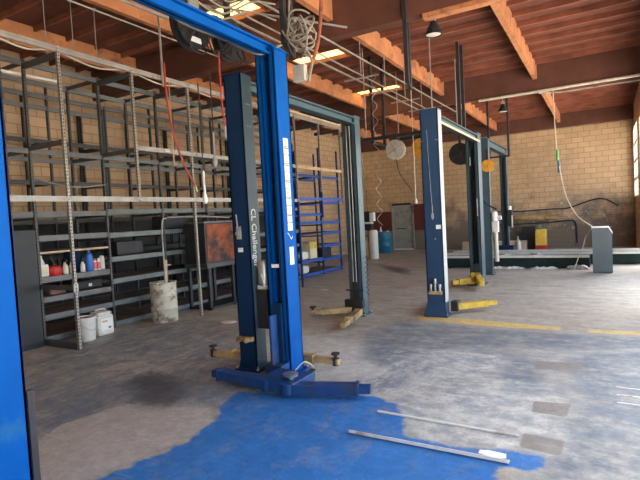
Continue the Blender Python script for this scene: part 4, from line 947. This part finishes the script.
# pendant lamps
for i, (x, y, z) in enumerate(((-2.25, 7.75, 4.52), (-2.36, 14.55, 4.42))):
    t = empty('pendant_lamp', ('black bell-shaped pendant lamp hanging from the near timber girder', 'black bell-shaped pendant lamp hanging near the back wall')[i], 'lamp', (x, y, z), 0, 'pendant lamps')
    b = MB(); b.lathe([(.025, .22), (.05, .21), (.06, .17), (.10, .10), (.125, .03), (.13, .0), (.122, .0), (.115, .03), (.07, .1), (.03, .15)], 26); b.build('shade', M['black'], t)
    b = MB(); b.lathe([(.118, .015), (.10, .008), (.02, .005)], 24); b.build('lens', M['lens'], t)
    b = MB(); b.box(-.04, .04, -.04, .04, .22, .28, .008); b.tube([(0, 0, .26), (0, 0, .9 if i else .85)], .012, 6); b.build('hanger', M['galv'], t)
b = MB(); b.box(-2.6, -2.4, 7.66, 7.74, 4.80, 4.92, .01); tag(b.build('junction_box', M['greyreel']), 'grey junction box on the girder beside the first pendant lamp', 'junction box')
b = MB(); b.tube([(-6.2, 7.69, 4.85), (-2.6, 7.69, 4.86)], .014, 6); tag(b.build('hanging_pipe', M['galv']), 'grey conduit running along the near girder to the lamp box', 'conduit')
b = MB(); b.tube([(-2.9, 14.05, 4.72), (.9, 14.05, 4.72)], .035, 8); tag(b.build('hanging_pipe', M['palecable']), 'pale pipe running along the bottom edge of the far girder', 'pipe')
b = MB(); b.tube([(-2.2, 8.6, 5.32), (-1.55, 8.6, 5.32)], .03, 8); tag(b.build('hanging_pipe', M['galv']), 'short grey pipe under the roof by the first pendant lamp', 'pipe')
b = MB(); b.tube([(-1.42, 14.4, 4.75), (-.9, 14.6, 4.72), (.9, 14.6, 4.72)], .02, 8); tag(b.build('hanging_pipe', M['galv']), 'thin pipe just behind the far girder', 'pipe')
# roof skylights
for i, (x0, x1, y0, y1) in enumerate(SKY):
    t = empty('skylight', ('yellowed skylight panel above the bare conduits, second row from the back', 'yellowed skylight panel furthest back, beyond the dark strut frame', 'yellowed skylight panel above the cable coil', 'yellowed skylight panel over the bright blue beam')[i], 'skylight', ((x0+x1)/2, (y0+y1)/2, ZD-.005), 0, 'yellowed skylight panels')
    hx, hy = (x1-x0)/2, (y1-y0)/2
    b = MB(); b.box(-hx, hx, -hy, hy, -.02, 0); b.build('panel', M['skylight'], t)
    b = MB(); b.box(-hx-.03, -hx, -hy, hy, -.05, 0); b.box(hx, hx+.03, -hy, hy, -.05, 0); b.build('curb', M['joistwood'], t)

# orange strip added to paint the light on the near girder's underside
b = MB(); b.box(-2.32, 1.0, 7.44, 7.6, 4.70, 4.77); tag(b.build('lit_underside_strip', M['wood']), 'orange strip painted as the lit underside of the near girder by the first pendant lamp', 'timber')
# pale plastic crumpled along the foot of the runway
def crumple(name, label, x0, x1, y, h, seed, m):
    random.seed(seed); b = MB(); n = int((x1-x0)/.06); rows = []
    for i in range(n+1):
        x = x0+(x1-x0)*i/n; e = math.sin(math.pi*i/n)**.5
        rows.append([b.bm.verts.new((x, y-.10*e+random.uniform(-.02, .02), .003)), b.bm.verts.new((x, y-.04+random.uniform(-.02, .02), .004+h*e*random.uniform(.3, 1))),
                     b.bm.verts.new((x, y+.02, .004+h*e*random.uniform(.4, 1.1))), b.bm.verts.new((x, y+.07*e, .003))])
    for a, c in zip(rows, rows[1:]):
        for k in range(3): b.bm.faces.new([a[k], c[k], c[k+1], a[k+1]])
        b.bm.faces.new([a[3], c[3], c[0], a[0]])
    b.bm.faces.new(rows[0]); b.bm.faces.new(rows[-1][::-1]); bmesh.ops.recalc_face_normals(b.bm, faces=b.bm.faces[:])
    tag(b.build(name, m), label, 'plastic sheet')
crumple('plastic_sheet', 'crumpled pale plastic at the runway foot near the slim post', -2.95, -1.95, 14.78, .09, 1, M['dirtywhite'])
crumple('plastic_sheet', 'crumpled pale plastic halfway along the runway foot', -1.85, -1.1, 14.78, .08, 2, M['dirtywhite'])
crumple('plastic_sheet', 'crumpled pale plastic at the runway foot next to the grey console', -.95, -.36, 14.74, .14, 3, M['galv'])
# short pale strips on the floor past the concrete patches
for i, (x0, y0, x1, y1) in enumerate(((.06, 5.30, .30, 5.30), (.06, 5.09, .30, 5.09), (.06, 4.89, .30, 4.88))):
    b = MB(); b.bar((x0, y0, .003), (x1, y1, .003), .018, .006); tag(b.build('pale_strip', M['dirtywhite']), 'short pale floor strip, %s' % ('one of three, lying nearest the yellow line', 'the middle one of three', 'one of three, lying farthest from the yellow line')[i], 'strip', 'short pale floor strips')
# coil at the side of the dark far post
P_ = [(-3.62+.022*math.cos(2*math.pi*i/14), 7.78+.022*math.sin(2*math.pi*i/14), .35+.7*i/112) for i in range(113)]
b = MB(); b.tube(P_, .005, 5); tag(b.build('hanging_coiled_cable', M['black']), 'short black coiled cable on the side of the dark far post', 'cable')

# loose dark hoses slung around the reels
random.seed(11); b = MB()
for k in range(9):
    x_, y_, z_ = -3.72+random.uniform(-.12, .1), 4.35+random.uniform(-.35, .4), 3.80+random.uniform(-.1, .15); r1_, r2_ = random.uniform(.10, .22), random.uniform(.08, .2); a0 = random.uniform(0, 6); n_ = random.randint(12, 26)
    b.tube([(x_+.04*math.sin(2*math.pi*i/9+k), y_+r1_*math.cos(a0+2*math.pi*i/18), z_+r2_*math.sin(a0+2*math.pi*i/18)) for i in range(n_)], random.choice((.009, .012)), 6)
tag(b.build('hose_tangle', M['black']), 'tangle of black hoses slung around the big black reels', 'hoses')
